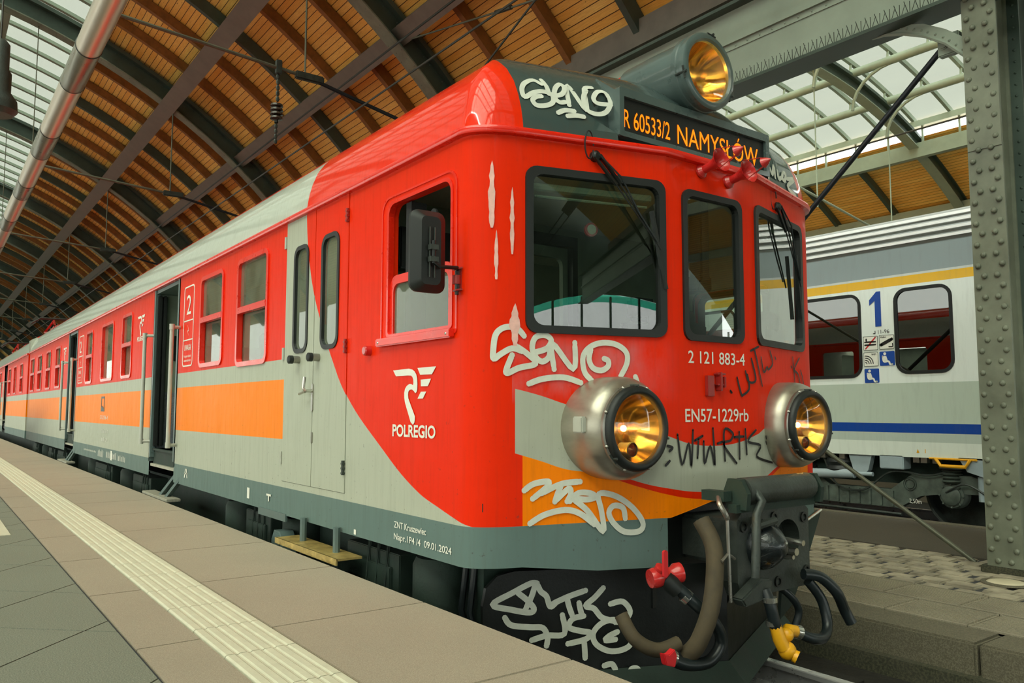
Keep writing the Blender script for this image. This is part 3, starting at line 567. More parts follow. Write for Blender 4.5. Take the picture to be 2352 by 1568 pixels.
# rafters
def rafter_obj(steel):
    mb = MB(); 
    if steel: arcprism(mb, ASKY, AEND, 14.92, 15.2, -.06, .06, n=28)
    else: arcprism(mb, ASKY, AEND, 14.98, 15.2, -.065, .065, n=28)
    return mb
rw = None; rs = None
PURX = [(7.0,7.1),(5.0,8.24)]
for b in range(-1, 9):
    for j in range(1, 6):
        y = Y0+BAY*b+BAY*j/6; steel = j == 3
        src = rs if steel else rw
        lab = '%s rafter under the ceiling boards, %s past the %s arch' % ('dark steel' if steel else 'brown timber', ORD[j-1], ('column' if b < 0 else ORD[b]))
        if src is None:
            o = rafter_obj(steel).build('rafter', M['arch' if steel else 'raft']); tag(o, lab, 'rafter', 'rafters under the boarded ceiling')
            if steel: rs = o
            else: rw = o
            o.location.y = y
        else:
            o = src.copy(); COL.objects.link(o); o.location.y = y; o['label'] = lab
# purlins along the hall
def purlin(dx, z, lab, wd=.36, h=.17):
    x = dx-3.59; zz = z+1.56; a = math.atan2(x-CX, zz-CZ)
    mp = lambda u, v, d: (x+u*math.cos(a)+v*math.sin(a), d, zz-u*math.sin(a)+v*math.cos(a))
    t = thing('purlin', (x, YB, zz), lab, 'purlin', 'brown purlins under the rafters')
    mb = MB(); mb.prism([(-wd/2,0),(wd/2,0),(wd/2,.03),(-wd/2,.03)], mp, YA, YB); mb.build('bottom_flange', M['purlin'], t)
    mb = MB(); mb.prism([(-.012,.03),(.012,.03),(.012,h),(-.012,h)], mp, YA, YB); mb.build('web', M['arch'], t)
    mb = MB(); mb.prism([(-wd/2,h),(wd/2,h),(wd/2,h+.03),(-wd/2,h+.03)], mp, YA, YB); mb.build('top_flange', M['purlin'], t)
purlin(7.0, 7.1, 'brown steel purlin running down the middle of the boarded ceiling')
purlin(5.0, 8.24, 'brown steel purlin running along the boarded ceiling nearest the silver duct', .42)
# edge beam and the wall above the girder
t = thing('edge_beam', (5.2, YB, 7.34), 'brown edge beam along the foot of the boarded ceiling', 'beam')
mb = MB(); mb.box(4.98, 5.32, YA, YB, 7.12, 7.2); mb.box(5.0, 5.3, YA, YB, 7.2, 7.55); mb.build('beam', M['purlin'], t)
mb = MB(); mb.box(5.3, 5.36, YA, YB, 6.3, 7.55); mb.build('fascia', M['arch'], t)
# skylight: bars and sheets
mb = MB(); arcprism(mb, -ASKY-.01, ASKY+.01, 15.95, 15.96, YA, YB, n=30)
sk = mb.build('window_1', M['skypane']); struct(sk, 'milky roof skylight', 'skylight')
gb = None
for i in range(-20, 110):
    y = Y0+BAY*i/8.0
    if not YA < y < YB: continue
    if gb is None:
        mb = MB(); arcprism(mb, -ASKY, ASKY, 15.84, 15.92, -.035, .035, n=24); arcprism(mb, -ASKY, ASKY, 15.81, 15.84, -.07, .07, n=24)
        gb = mb.build('glazing_bar', M['girder'], sk); gb.location.y = y
    else:
        g = gb.copy(); COL.objects.link(g); g.location.y = y
for xx in (-4.2, -2.3, -7.8, -6.0):
    mb = MB(); zz = CZ+math.sqrt(15.3**2-(xx-CX)**2); mb.box(xx-.1, xx+.1, YA, YB, zz, zz+.25); mb.build('skylight_purlin', M['girder'], sk)
# upstand between deck and skylight
mb = MB(); x, z = arc(15.2, ASKY); mb.box(x-.08, x+.08, YA, YB, z-.1, z+.9); struct(mb.build('ceiling_upstand', M['girder']), None, 'ceiling')
# duct
DXc, DZc = -1.69, 7.46
t = thing('ventilation_duct', (DXc, YB, DZc), 'silver sheet metal ventilation duct hung below the skylight', 'duct')
mb = MB(); mb.lathe([(.197, 0), (.197, 90)], (DXc, -2, DZc), (0,1,0), 40, True, True); mb.build('pipe', M['duct'], t, 40)
for y0, y1 in ((-1.5,.5),(4.2,6.2),(11.3,13.1),(16.15,17.95),(20.9,22.4),(25.6,27.2),(30.5,32.2),(35.5,37),(40.5,42),(46,48),(53,55),(60,62),(68,70)):
    mb = MB(); mb.lathe([(.198,0),(.202,.02),(.202,y1-y0-.02),(.198,y1-y0)], (DXc, y0, DZc), (0,1,0), 40); mb.build('duct_collar', M['ductdark'], t, 40)
    for y in (y0, y1):
        mb = MB(); mb.lathe([(.203,-.012),(.209,-.006),(.209,.006),(.203,.012)], (DXc, y, DZc), (0,1,0), 40); mb.build('seam_ring', M['iron'], t, 40)
# tie rods at each arch
for k in range(-1, 9):
    y = Y0+BAY*k+.02
    lab = 'slim steel tie rod with clamp below the %s arch' % (ORD[k]) if k >= 0 else 'slim steel tie rod below the arch over the riveted column'
    t = thing('tie_rod', (5.0, y, 6.9), lab, 'tie rod', 'tie rods below the arches')
    mb = MB(); mb.tube([(-1.69, y, 7.69), (1.75, y, 7.44)], .032, 8); mb.build('rod', M['rod'], t, 40)
    mb = MB(); mb.tube([(-1.69, y, 7.66), (-1.69, y, CZ+math.sqrt(14.6**2-(-1.69-CX)**2))], .012, 8); mb.build('duct_hanger', M['rod'], t, 40)
    mb = MB(); mb.tube([(1.7, y, 7.44), (3.4, y, 7.1), (5.1, y, 6.72)], .036, 8); mb.build('lower_rod', M['rodblack'], t, 40)
    mb = MB(); mb.box(1.42, 1.95, y-.05, y+.05, 7.38, 7.52); mb.build('clamp', M['iron'], t, bevel=.02)
    mb = MB(); mb.tube([(1.6, y, 7.5), (1.6, y, CZ+math.sqrt(14.6**2-(1.6-CX)**2))], .018, 8); mb.build('hanger', M['rod'], t, 40)
# insulator on a chain
t = thing('insulator', (1.12, 10.32, 7.5), 'brown ceramic insulator hanging on a chain from the tie rod clamp', 'insulator')
dz = 0
mb = MB(); mb.box(1.07,1.17,10.27,10.37,7.38,7.62); mb.build('hook', M['iron'], t, bevel=.01)
mb = MB()
for k in range(5): mb.sphere((1.115, 10.325, 7.33-.1*k), .035, 8, 6, (1,.6,1.6))
mb.build('chain', M['iron'], t, 40)
for k in range(4):
    mb = MB(); mb.lathe([(.03,0),(.11,.015),(.1,.05),(.04,.075)], (1.105, 10.325, 6.55+.075*k), (0,0,1), 16); mb.build('insulator_disc', M['ceramic'], t, 40)
mb = MB(); mb.lathe([(.035,0),(.035,.35)], (1.105,10.325,6.5), (0,0,1), 8)
for k in range(4): mb.sphere((1.1, 10.325, 6.44-.09*k), .03, 8, 6, (1,.6,1.6))
mb.build('lower_chain', M['iron'], t, 40)
# overhead wires
def wire(pts, r, lab):
    mb = MB(); mb.tube(pts, r, 6); tag(mb.build('overhead_wire', M['wire'], None, 40), lab, 'wire', 'overhead wires')
wire([(2.95, -25, 8.1), (2.95, 20, 8.1), (2.95, 70, 8.1)], .02, 'thin dark wire running beside the middle purlin')
wire([(2.2, -25, 6.75), (2.2, 20, 6.7), (2.2, 70, 6.75)], .016, 'thin contact wire above the red train roof')
wire([(3.2, 1.0, 9.2), (2.9, 5.2, 7.2), (2.5, 9.0, 5.1)], .016, 'slanting thin stay behind the dark roof cap')
wire([(10.5, -15, 6.6), (10.5, 20, 6.5), (10.5, 70, 6.6)], .018, 'thin overhead wire above the track beyond the coach roof')
t = thing('brace_cable', (3.55, 10.1, 8.6), 'steel brace cable with turnbuckle tied to the nearest arch', 'cable')
mb = MB(); mb.tube([(3.55, 10.1, 8.6), (3.34, 6.2, 7.6), (3.1, 2.0, 6.55)], .016, 8); mb.build('cable', M['rod'], t, 40)
mb = MB(); mb.tube([(3.38, 6.95, 7.79), (3.355, 6.5, 7.68)], .035, 8); mb.build('turnbuckle', M['iron'], t, 40)
# pendant lamp at the left edge
t = thing('pendant_lamp', (-3.03, 8, 5.9), 'dark pendant hall lamp at the skylight side', 'lamp')
mb = MB(); mb.lathe([(.06,.75),(.1,.7),(.1,.4),(.13,.35),(.13,.12),(.2,.02),(.21,-.1),(.16,-.16)], (-3.06,8,5.16), (0,0,1), 24, True, True); mb.build('shade', M['iron'], t, 40)
mb = MB(); mb.tube([(-3.06,8,5.9),(-3.06,8,11.6)], .012, 6); mb.build('cord', M['wire'], t, 40)

# ---------------------------------------------------------------- second hall beyond the column row
DX, DZ, RB = 16.2, -7.54, 19.3
def b_ang(x, R): return math.asin((x-DX)/R)
deck('ceiling_second_hall', b_ang(23.5, 19.75), b_ang(31.2, 19.75), 19.75, YA, YB, DX, DZ)
deck('ceiling_second_hall_near', b_ang(5.4, 19.75), b_ang(8.9, 19.75), 19.75, YA, YB, DX, DZ)
for k in range(-3, 3):
    y = Y0+BAY*k
    lab = ('grey curved roof arch of the second hall over the coach, crossing the milky skylight', 'grey roof arch of the second hall behind the first one', 'grey roof arch of the second hall farthest off')[k] if k >= 0 else 'grey roof arch of the second hall level with the riveted column' if k == -1 else 'grey roof arch of the second hall behind the platform end'
    arch(y, lab, 'arches of the second hall', DX, DZ, RB, b_ang(5.2, RB), b_ang(31.5, RB), .5, rv=(k == 0))
mb = MB(); arcprism(mb, b_ang(8.9, 20.25), b_ang(23.5, 20.25), 20.35, 20.36, YA, YB, DX, DZ, 30)
sk2 = mb.build('window_2', M['skypane']); struct(sk2, 'milky skylight of the second hall', 'skylight')
gb = None
for i in range(-34, 34):
    y = Y0+BAY*i/8.0
    if gb is None:
        mb = MB(); arcprism(mb, b_ang(8.9, 20.2), b_ang(23.5, 20.2), 20.2, 20.34, -.05, .05, DX, DZ, 24); gb = mb.build('glazing_bar', M['girder'], sk2); gb.location.y = y
    else:
        g = gb.copy(); COL.objects.link(g); g.location.y = y
for nm, x, lab in (('roof_pipe', 19.4, 'grey tubular purlin crossing the second skylight, upper one'), ('roof_pipe', 21.4, 'grey tubular purlin crossing the second skylight, lower one'), ('roof_pipe', 17.3, 'grey tubular purlin crossing the second skylight, hidden by the girder')):
    zz = DZ+math.sqrt(19.85**2-(x-DX)**2)
    t = thing(nm, (x, 40, zz), lab, 'purlin', 'tubular purlins of the second hall')
    mb = MB(); mb.tube([(x, YA, zz), (x, YB, zz)], .13, 12); mb.build('pipe', M['girder'], t, 40)
    mb = MB(); mb.tube([(x, 0, zz), (x+.1, 0, zz+.5)], .04, 6); o = mb.build('bracket', M['girder'], t, 40); o.location.y = Y0-BAY
    for i in range(-7, 18):
        k_ = o.copy(); COL.objects.link(k_); k_.location.y = Y0+BAY*i/8.0
    for ya in (Y0, Y0+BAY):
        za = DZ+math.sqrt(19.3**2-(x-DX)**2); mb = MB(); mb.tube([(x, ya-1.35+1.3*math.sin(a_*math.pi/12)*1.0, zz-.08-(zz-za+.55)*(1-math.cos(a_*math.pi/12))) for a_ in range(7)], .05, 8); mb.build('knee_brace', M['girder'], t, 40)
zz = DZ+math.sqrt(19.75**2-(23.4-DX)**2)
t = thing('eaves_beam', (23.4, 40, zz), 'riveted grey beam between the second skylight and its boards', 'beam')
mb = MB(); mb.box(23.25, 23.5, YA, YB, zz-.75, zz-.25); mb.build('beam', M['girder'], t)
mb = MB(); mb.box(23.2, 23.5, YA, YB, zz+.3, zz+.5); mb.build('gutter_rail', M['girder'], t)
mb = MB(); mb.bar((23.35, 0, zz-.3), (23.35, 0, zz+.4), .06, .06); o = mb.build('post', M['girder'], t); o.location.y = 4
for i in range(-5, 22):
    k_ = o.copy(); COL.objects.link(k_); k_.location.y = 4+i*1.206
rq = None
for i in range(-4, 14):
    y = Y0-BAY+BAY*i/4
    if rq is None:
        mb = MB(); arcprism(mb, b_ang(23.5, 19.6), b_ang(31, 19.6), 19.46, 19.7, -.07, .07, DX, DZ, 14); rq = mb.build('second_hall_rafter', M['arch']); o = rq; o.location.y = y
    else: o = rq.copy(); COL.objects.link(o); o.location.y = y
    tag(o, 'dark rafter under the boards of the second hall roof', 'rafter', 'rafters of the second hall')
for x in (26.5, 29.3):
    zz = DZ+math.sqrt(19.35**2-(x-DX)**2); mb = MB(); mb.box(x-.12, x+.12, YA, YB, zz-.1, zz+.25)
    tag(mb.build('second_hall_purlin', M['girder']), 'grey purlin under the second hall boards, %s' % ('upper' if x < 27 else 'lower one'), 'purlin')
for k, (xa, xb) in enumerate(((14.5, 26.5),)):
    t = thing('second_hall_tie_rod', (26.5, Y0, 5), 'pale slim tie rod with two hangers above the coach', 'tie rod')
    mb = MB(); mb.tube([(5.4, Y0, 7.2), (15, Y0, 8.2)], .03, 8); mb.tube([(15, Y0, 8.2), (21, Y0, 7.2), (31, Y0, 5.2)], .035, 8); mb.build('rod', M['girder'], t, 40)
    for x in (17.4, 21.6):
        mb = MB(); mb.tube([(x, Y0, 7.5 if x < 20 else 7.1), (x, Y0, DZ+math.sqrt(19.3**2-(x-DX)**2))], .022, 6); mb.build('hanger', M['girder'], t, 40)
mb = MB(); mb.box(31.2, 31.5, YA, YB, -.5, 5.2); struct(mb.build('wall_right', M['girder']), 'side wall of the second hall', 'wall')

# ---------------------------------------------------------------- riveted column and girder
def column(y, lab):
    t = thing('riveted_column', (4.05, y, .14), lab, 'column', 'riveted columns between the halls')
    x0 = 4.0
    def rv(mb, z0, z1):
        n = int((z1-z0)/.096)
        for i in range(n):
            z = z0+.05+i*.096
            for u in ((.045, .245) if i % 2 else (.09, .195)):
                mb.dome((x0-.012, y+u, z), (-1,0,0), .026, .42, 12, 3)
    mb = MB(); mb.box(x0, x0+.02, y, y+.29, .14, 7.2); rv(mb, .2, 7.1)
    mb.build('front_plate', M['column'], t)
    mb = MB(); mb.box(x0-.012, x0, y-.0, y+.285, .14, 2.42); mb.prism([(y,2.42),(y+.285,2.42),(y+.25,2.47),(y+.035,2.47)], lambda u, v, d: (x0-d, u, v), 0, .012); mb.build('cover_plate', M['column'], t)
    mb = MB(); mb.box(x0-.011, x0, y, y+.285, 3.9, 4.75); mb.build('upper_cover_plate', M['column'], t)
    mb = MB(); mb.box(x0+.02, x0+.5, y+.13, y+.16, .14, 7.2); mb.build('web', M['column'], t)
    mb = MB(); mb.box(x0+.5, x0+.52, y, y+.29, .14, 7.2)
    for i in range(60):
        mb.dome((x0+.498, y+.05, .3+i*.11), (-1,0,0), .016, .45, 6, 1)
    mb.build('rear_plate', M['arch'], t)
    mb = MB(); mb.box(x0+.52, x0+1.3, y+.12, y+.16, .14, 7.2); mb.box(x0+1.2, x0+1.3, y-.05, y+.33, .14, 7.2); mb.build('side_plate', M['arch'], t)
    for a in (.03, .48):
        mb = MB(); mb.box(x0+a, x0+a+.06 if a < .1 else x0+a+.02, y+.1, y+.19, .14, 7.2); mb.build('angle_iron', M['column'], t)
    mb = MB(); mb.box(x0-.03, x0+.57, y-.05, y+.34, .13, .2); mb.build('base_plate', M['kerbside'], t, bevel=.01)
    return t
column(.03, 'grey riveted steel column standing on the cobbled island')
column(.03+BAY, 'riveted column hidden behind the red train')
gx = 4.05
t = thing('roof_girder', (gx, 5, 6.4), 'deep grey riveted girder running from the column over the train roofs', 'girder')
mb = MB(); mb.box(gx-.01, gx+.03, YA, YB, 5.4, 6.35); mb.build('web', M['girder'], t)
mb = MB(); mb.box(gx-.17, gx+.2, YA, YB, 5.34, 5.375); mb.build('bottom_flange', M['arch'], t)
mb = MB(); mb.box(gx-.11, gx+.1, YA, YB, 5.375, 5.4); mb.box(gx-.022, gx-.01, YA, YB, 5.4, 5.5)
for i in range(70):
    mb.dome((gx-.024, .5+.17*i, 5.45), (-1,0,0), .016, .45, 6, 1); mb.dome((gx-.07, .55+.17*i, 5.4), (0,0,1), .016, .45, 6, 1)
mb.build('lower_angle', M['girder'], t)
mb = MB(); mb.box(gx-.06, gx-.01, YA, YB, 5.93, 5.96); mb.box(gx-.025, gx-.01, YA, YB, 5.86, 5.93)
for i in range(70): mb.dome((gx-.027, .5+.17*i, 5.895), (-1,0,0), .015, .45, 6, 1)
mb.build('middle_angle', M['girder'], t)
mb = MB(); mb.box(gx-.14, gx+.2, YA, YB, 6.35, 6.39); mb.build('top_flange', M['arch'], t)
mb = MB(); rnd = random.Random(5)
for i in range(70):
    y = .35+.1*i
    for k in (-1, 0, 1):
        mb.bar((gx-.13, y+k*.012, 5.375), (gx-.13-.03*k, y+k*.04, 5.375+.13), .005, .005)
o = mb.build('bird_spikes', M['wire'], t); o['kind'] = 'stuff'
# arched bracket
t = thing('arched_bracket', (4.08, .33, 5.0), 'curved riveted bracket joining the girder and the column top', 'bracket')
P = [(1.05,5.36),(.95,5.36),(.75,5.33),(.55,5.24),(.42,5.1),(.33,4.9),(.33,5.0),(.40,5.18)]
out = [(1.35+.0,5.37),(1.1,5.345),(.9,5.28),(.7,5.18),(.5,5.03),(.33,4.84)]; inn = [(.33,5.02),(.5,5.17),(.7,5.30),(.9,5.37)]
mb = MB(); mb.prism(out+inn, lambda u, v, d: (4.07+d, u, v), 0, .02)
for a, b in zip(out, out[1:]):
    for f in (.2, .55, .9): mb.dome((4.068, a[0]+(b[0]-a[0])*f, a[1]+(b[1]-a[1])*f+.05), (-1,0,0), .015, .45, 6, 1)
mb.build('web', M['girder'], t)
mb = MB(); mb.tube([(4.08, u, v) for u, v in out], .02, 6); mb.build('edge_flange', M['girder'], t, 40)
# guy rods
mb = MB(); mb.tube([(4.36,.58,.14),(4.36,2.12,1.135),(4.36,9.7,6.03)], .022, 10)
tag(mb.build('guy_rod', M['rod'], None, 40), 'brown slanting steel rod rising from the cobbles past the right headlight', 'rod')
t = thing('brace_rod', (4.2, 6.6, .2), 'dark slanting brace rod running down from the column top', 'rod')
mb = MB(); mb.tube([(4.2,.55,5.08),(4.2,6.1,.2)], .03, 10); mb.build('rod', M['rodblack'], t, 40)
mb = MB(); mb.box(4.16,4.24,.42,.62,4.95,5.16); mb.lathe([(.05,0),(.05,.12)], (4.14,.56,5.06), (1,0,0), 12, True, True); mb.build('clevis', M['girder'], t, bevel=.01)

mb = MB(); mb.box(-18, 31.5, YB, YB+.2, -.5, 14); struct(mb.build('wall_back', M['arch']), 'far end wall of the halls', 'wall')
mb = MB(); mb.box(-17.6, -17.5, YA, YB, .3, 7.5); struct(mb.build('side_light_screen', M['sidescreen']), 'added glass screen dimming the light from the open left side', 'wall')  # unseen screen, added to cut the light entering from the left
# ---------------------------------------------------------------- glazed end wall of the hall, behind the platform end
t = tag(bpy.data.objects.new('window_3', None), 'glazed end wall of the train hall', 'wall'); COL.objects.link(t); t['kind'] = 'structure'
gy = -25
def gz(x): return CZ+math.sqrt(max(0, 15.2**2-(x-CX)**2))
xs = [-20+1.1*i for i in range(50)]
mb = MB(); mb.box(-17.5, 31, gy, gy+.02, .6, 5.75); mb.build('glass', M['endpane'], t)
mb = MB(); 
n = 30; vs = []
for i in range(n+1):
    x = -2+14*i/n; zc = 5.55-.07*(x-5)**2
    vs += [(x, gy+.03, zc), (x, gy+.03, zc+.28)]
mb.add(vs, [(2*i, 2*i+1, 2*i+3, 2*i+2) for i in range(n)]); mb.build('green_glass', M['greenpane'], t)
mb = MB()
for x in xs: mb.box(x-.04, x+.04, gy+.04, gy+.12, .6, 5.75)
for z in (1.8, 2.9, 4.0): mb.box(-17.5, 31, gy+.04, gy+.12, z-.03, z+.03)
o = mb.build('mullion', M['arch'], t); o['kind'] = 'stuff'
mb = MB(); P = [(-2+14*i/20, 5.82-.07*(-2+14*i/20-5)**2) for i in range(21)]
mb.prism([(-17.5,2.4)]+P+[(31,2.4),(31,14),(-17.5,14)], lambda u, v, d: (u, gy+.14+d, v), 0, .1); mb.build('spandrel', M['arch'], t)

# ================================================================ red railcar
def _plan():
    P = [(0,0),(.37,0),(.385,.002),(.40,.006)]; a0 = (1.2,.2205); c = (1.44,.2854); e = (1.44,.42); P.append(a0)
    for i in range(1, 13):
        t = i/12; P.append(((1-t)**2*a0[0]+2*t*(1-t)*c[0]+t*t*e[0], (1-t)**2*a0[1]+2*t*(1-t)*c[1]+t*t*e[1]))
    return P
PL = _plan()
def fy(x):
    x = min(1.44, abs(x))
    for a, b in zip(PL, PL[1:]):
        if a[0]-1e-9 <= x <= b[0]+1e-9: return a[1]+(b[1]-a[1])*(x-a[0])/max(1e-9, b[0]-a[0])
    return .42
def fn(x):
    ax = abs(x); s = 0 if ax < .385 else .268; n = Vector(((s if x > 0 else -s), -1, 0)); return n.normalized()
def mpF(u, v, d): 
    n = fn(u); return (u+n.x*d, fy(u)+n.y*d, v)
def mpL(u, v, d): return (-1.44-d, u, v)
def mpR(u, v, d): return (1.44+d, u, v)
HP = [(0,2.96),(.012,3.06),(.03,3.14),(.07,3.25),(.15,3.365),(.25,3.45),(.4,3.53),(.7,3.61),(1.0,3.655),(1.44,3.675)]
def roof_h(d):
    for a, b in zip(HP, HP[1:]):
        if d <= b[0]: return a[1]+(max(d, 0)-a[0])/(b[0]-a[0])*(b[1]-a[1])
    return HP[-1][1]
FULL = [(-1.44,60)]+[(-x,y) for x,y in PL[::-1]]+PL[1:]+[(1.44,60)]
def edge_dist(x, y):
    best = 9
    for (ax, ay), (bx, by) in zip(FULL, FULL[1:]):
        vx, vy = bx-ax, by-ay; t = max(0, min(1, ((x-ax)*vx+(y-ay)*vy)/(vx*vx+vy*vy))); best = min(best, math.hypot(x-ax-t*vx, y-ay-t*vy))
    return best
END1 = 20.72
car = thing('railcar', (0, 10.4, 0), 'red, grey and orange railcar with round headlights, leading at the platform', 'train')
# ---- body shell
WIN1 = [(3.235,3.955,1.94,2.81,1), (4.40,5.095,1.98,2.81,1)]
WIN2 = [(8.30,8.90,1.985,2.79,1), (9.56,10.44,1.985,2.79,0), (11.28,11.86,1.985,2.79,1)]
WIN3 = [(14.98,15.66,1.99,2.77,1), (16.45,17.2,1.99,2.77,1), (17.98,18.8,1.99,2.77,1), (19.5,20.3,1.99,2.77,1)]
WR = [(3.3+1.55*i, 4.05+1.55*i, 1.98, 2.79, 1) for i in range(10)]
CABW = rrect(.50, 1.19, 1.985, 2.75, .07, 5, .02)
DOORH = [(1.735,1.03),(2.825,1.03),(2.825,2.957),(1.735,2.957)]
def wloop(w, g=0): return rrect(w[0]-g, w[1]+g, w[2]-g, w[3]+g, .055+g, 5)
shell = MB(); liner = MB()
for (a, b, hs) in ((.42, 5.95, [CABW, DOORH]+[wloop(w) for w in WIN1]), (7.08, 12.89, [wloop(w) for w in WIN2]), (13.93, END1, [wloop(w) for w in WIN3])):
    out = [(a,.79),(b,.79),(b,2.96),(a,2.96)]
    shell.panel(out, hs, mpL); lo = [(a,1.1),(b,1.1),(b,2.96),(a,2.96)]
    liner.panel(lo, [h for h in hs if min(p[1] for p in h) > 1.12 or h is DOORH and False], mpL, -.06) if DOORH not in hs else liner.panel([(a,1.1),(1.70,1.1),(1.70,2.96),(a,2.96)], [CABW], mpL, -.06) or liner
    if DOORH in hs: liner.panel([(2.86,1.1),(b,1.1),(b,2.96),(2.86,2.96)], [wloop(w) for w in WIN1], mpL, -.06)
    for h in hs: shell.wall(h, mpL, 0, -.06)
for a, b in ((5.95,7.08),(12.89,13.93)): shell.panel([(a,2.945),(b,2.945),(b,2.96),(a,2.96)], [], mpL)
CABR = rrect(.62, 1.32, 1.66, 2.48, .07)
hsR = [CABR]+[wloop(w) for w in WR]
shell.panel([(.42,.79),(END1,.79),(END1,2.96),(.42,2.96)], hsR, mpR)
liner.panel([(.42,1.1),(END1,1.1),(END1,2.96),(.42,2.96)], hsR, mpR, -.06)
for h in hsR: shell.wall(h, mpR, 0, -.06)
# nose
arcx = [p[0] for p in PL if p[0] >= 1.2]
for sg in (-1, 1):
    for xa, xb in zip(arcx, arcx[1:]):
        nv = 14; zz = [.79+(2.96-.79)*i/nv for i in range(nv+1)]
        vs = [(sg*x, fy(x), z) for z in zz for x in (xa, xb)]
        shell.add(vs, [(2*i, 2*i+1, 2*i+3, 2*i+2) for i in range(nv)])
    e = .385
    P = [(sg*e,.985),(sg*.40,.985),(sg*.40,.735),(sg*.8,.745),(sg*1.2,.79),(sg*1.2,2.96),(sg*e,2.96)]
    FW = rrect(.385 if sg > 0 else -1.177, 1.177 if sg > 0 else -.385, 1.945, 2.79, .06)
    FW = [(max(.395, x) if sg > 0 else min(-.395, x), z) for x, z in FW]
    shell.panel(P, [FW], mpF); shell.wall(FW, mpF, 0, -.05)
CW = rrect(-.253, .253, 1.94, 2.778, .06)
shell.panel([(-.385,.985),(-.2,1.02),(-.05,1.05),(.05,1.05),(.2,1.02),(.385,.985),(.385,2.96),(-.385,2.96)], [CW], mpF); shell.wall(CW, mpF, 0, -.05)
shell.panel([(-1.44,.79),(1.44,.79),(1.44,3.3),(.9,3.6),(0,3.67),(-.9,3.6),(-1.44,3.3)], [], lambda u, v, d: (u, END1, v))
body = shell.build('body_shell', M['livery'], car, 35)
bl = MB(); bl.box(-1.446, -1.43, 2.72, 3.3, .745, .8); bl.build('skirt_plate', M['skirtgrey'], car)
liner.build('interior_lining', M['interior'], car)
# ---- roof
def make_roof(y1, nose=True, y0=0):
    mb = MB(); ysd = [y1-(y1-.42)*i/24 for i in range(24)] if nose else [y1-(y1-y0)*i/24 for i in range(25)]
    L = [(-1.44, y) for y in ysd]; 
    if nose:
        for (a, b) in zip([(-x,y) for x,y in PL[::-1]]+PL[1:], ([(-x,y) for x,y in PL[::-1]]+PL[1:])[1:]):
            n = 6 if math.dist(a, b) > .2 else 1
            fr_ = [i/n for i in range(n)]
            if abs(b[0]-a[0]) > .7 and a[0]*b[0] > 0: fr_ = sorted(fr_+[abs(q_-abs(a[0]))/abs(b[0]-a[0]) for q_ in (.655, .663)])
            L += [(a[0]+(b[0]-a[0])*i, a[1]+(b[1]-a[1])*i) for i in fr_]
        L.append((1.44,.42))
        L += [(1.44, y) for y in ysd[::-1]]
    else: L2 = [(1.44, y) for y in ysd]
    ss = [0,.006,.014,.03,.055,.069,.071,.09,.13,.18,.25,.34,.45,.6,.8,1]
    if nose:
        vs = []
        for s in ss:
            for x, y in L:
                q = (0, max(y, 1.44)); px, py = x+(q[0]-x)*s, y+(q[1]-y)*s
                vs.append((px, py, roof_h(edge_dist(px, py))))
        vs = [(px, py, min(pz, 2.972+.5*max(0, py-fy(px)))) if abs(px) < .659 and py-fy(px) < .10 else (px, py, pz) for px, py, pz in vs]
        n = len(L); mb.add(vs, [(i*n+k, i*n+k+1, (i+1)*n+k+1, (i+1)*n+k) for i in range(len(ss)-1) for k in range(n-1)])
    else:
        xs = [-1.44+1.44*s for s in ss]+[1.44-1.44*s for s in ss[::-1][1:]]
        vs = [(x, y, roof_h(1.44-abs(x))) for y in ysd for x in xs]; n = len(xs)
        mb.add(vs, [(i*n+k, i*n+k+1, (i+1)*n+k+1, (i+1)*n+k) for i in range(len(ysd)-1) for k in range(n-1)])
    return mb
make_roof(END1).build('roof', M['livery'], car, 40)
gl = [(-1.44-.006, END1)]+[(-1.446, y) for y in (15, 10, 5, 1)]
for x, y in [(-x, y) for x, y in PL[::-1]]+PL[1:]:
    n = Vector((0,-1,0)) if abs(x) < .38 else fn(x) if abs(x) <= 1.2 else Vector((math.copysign(1, x)*(abs(x)-1.2)/.24, -(1-(abs(x)-1.2)/.24)-.01, 0)).normalized()
    gl.append((x+n.x*.008, y+n.y*.008))
gl += [(1.446, y) for y in (1, 5, 10, 15, END1)]
mb = MB()
n = len(gl); nr = []
for i in range(n):
    t = (Vector((*gl[min(i+1, n-1)], 0))-Vector((*gl[max(i-1, 0)], 0))).normalized(); nr.append(Vector((t.y, -t.x, 0)))
prof = [(-.01,2.94),(.022,2.944),(.03,2.962),(.022,2.98),(-.01,2.986)]
vs = [(gl[i][0]+nr[i].x*o, gl[i][1]+nr[i].y*o, z) for i in range(n) for o, z in prof]; m_ = len(prof)
mb.add(vs, [(i*m_+k, i*m_+k+1, (i+1)*m_+k+1, (i+1)*m_+k) for i in range(n-1) for k in range(m_-1)])
mb.build('rain_gutter', M['red'], car, 50)
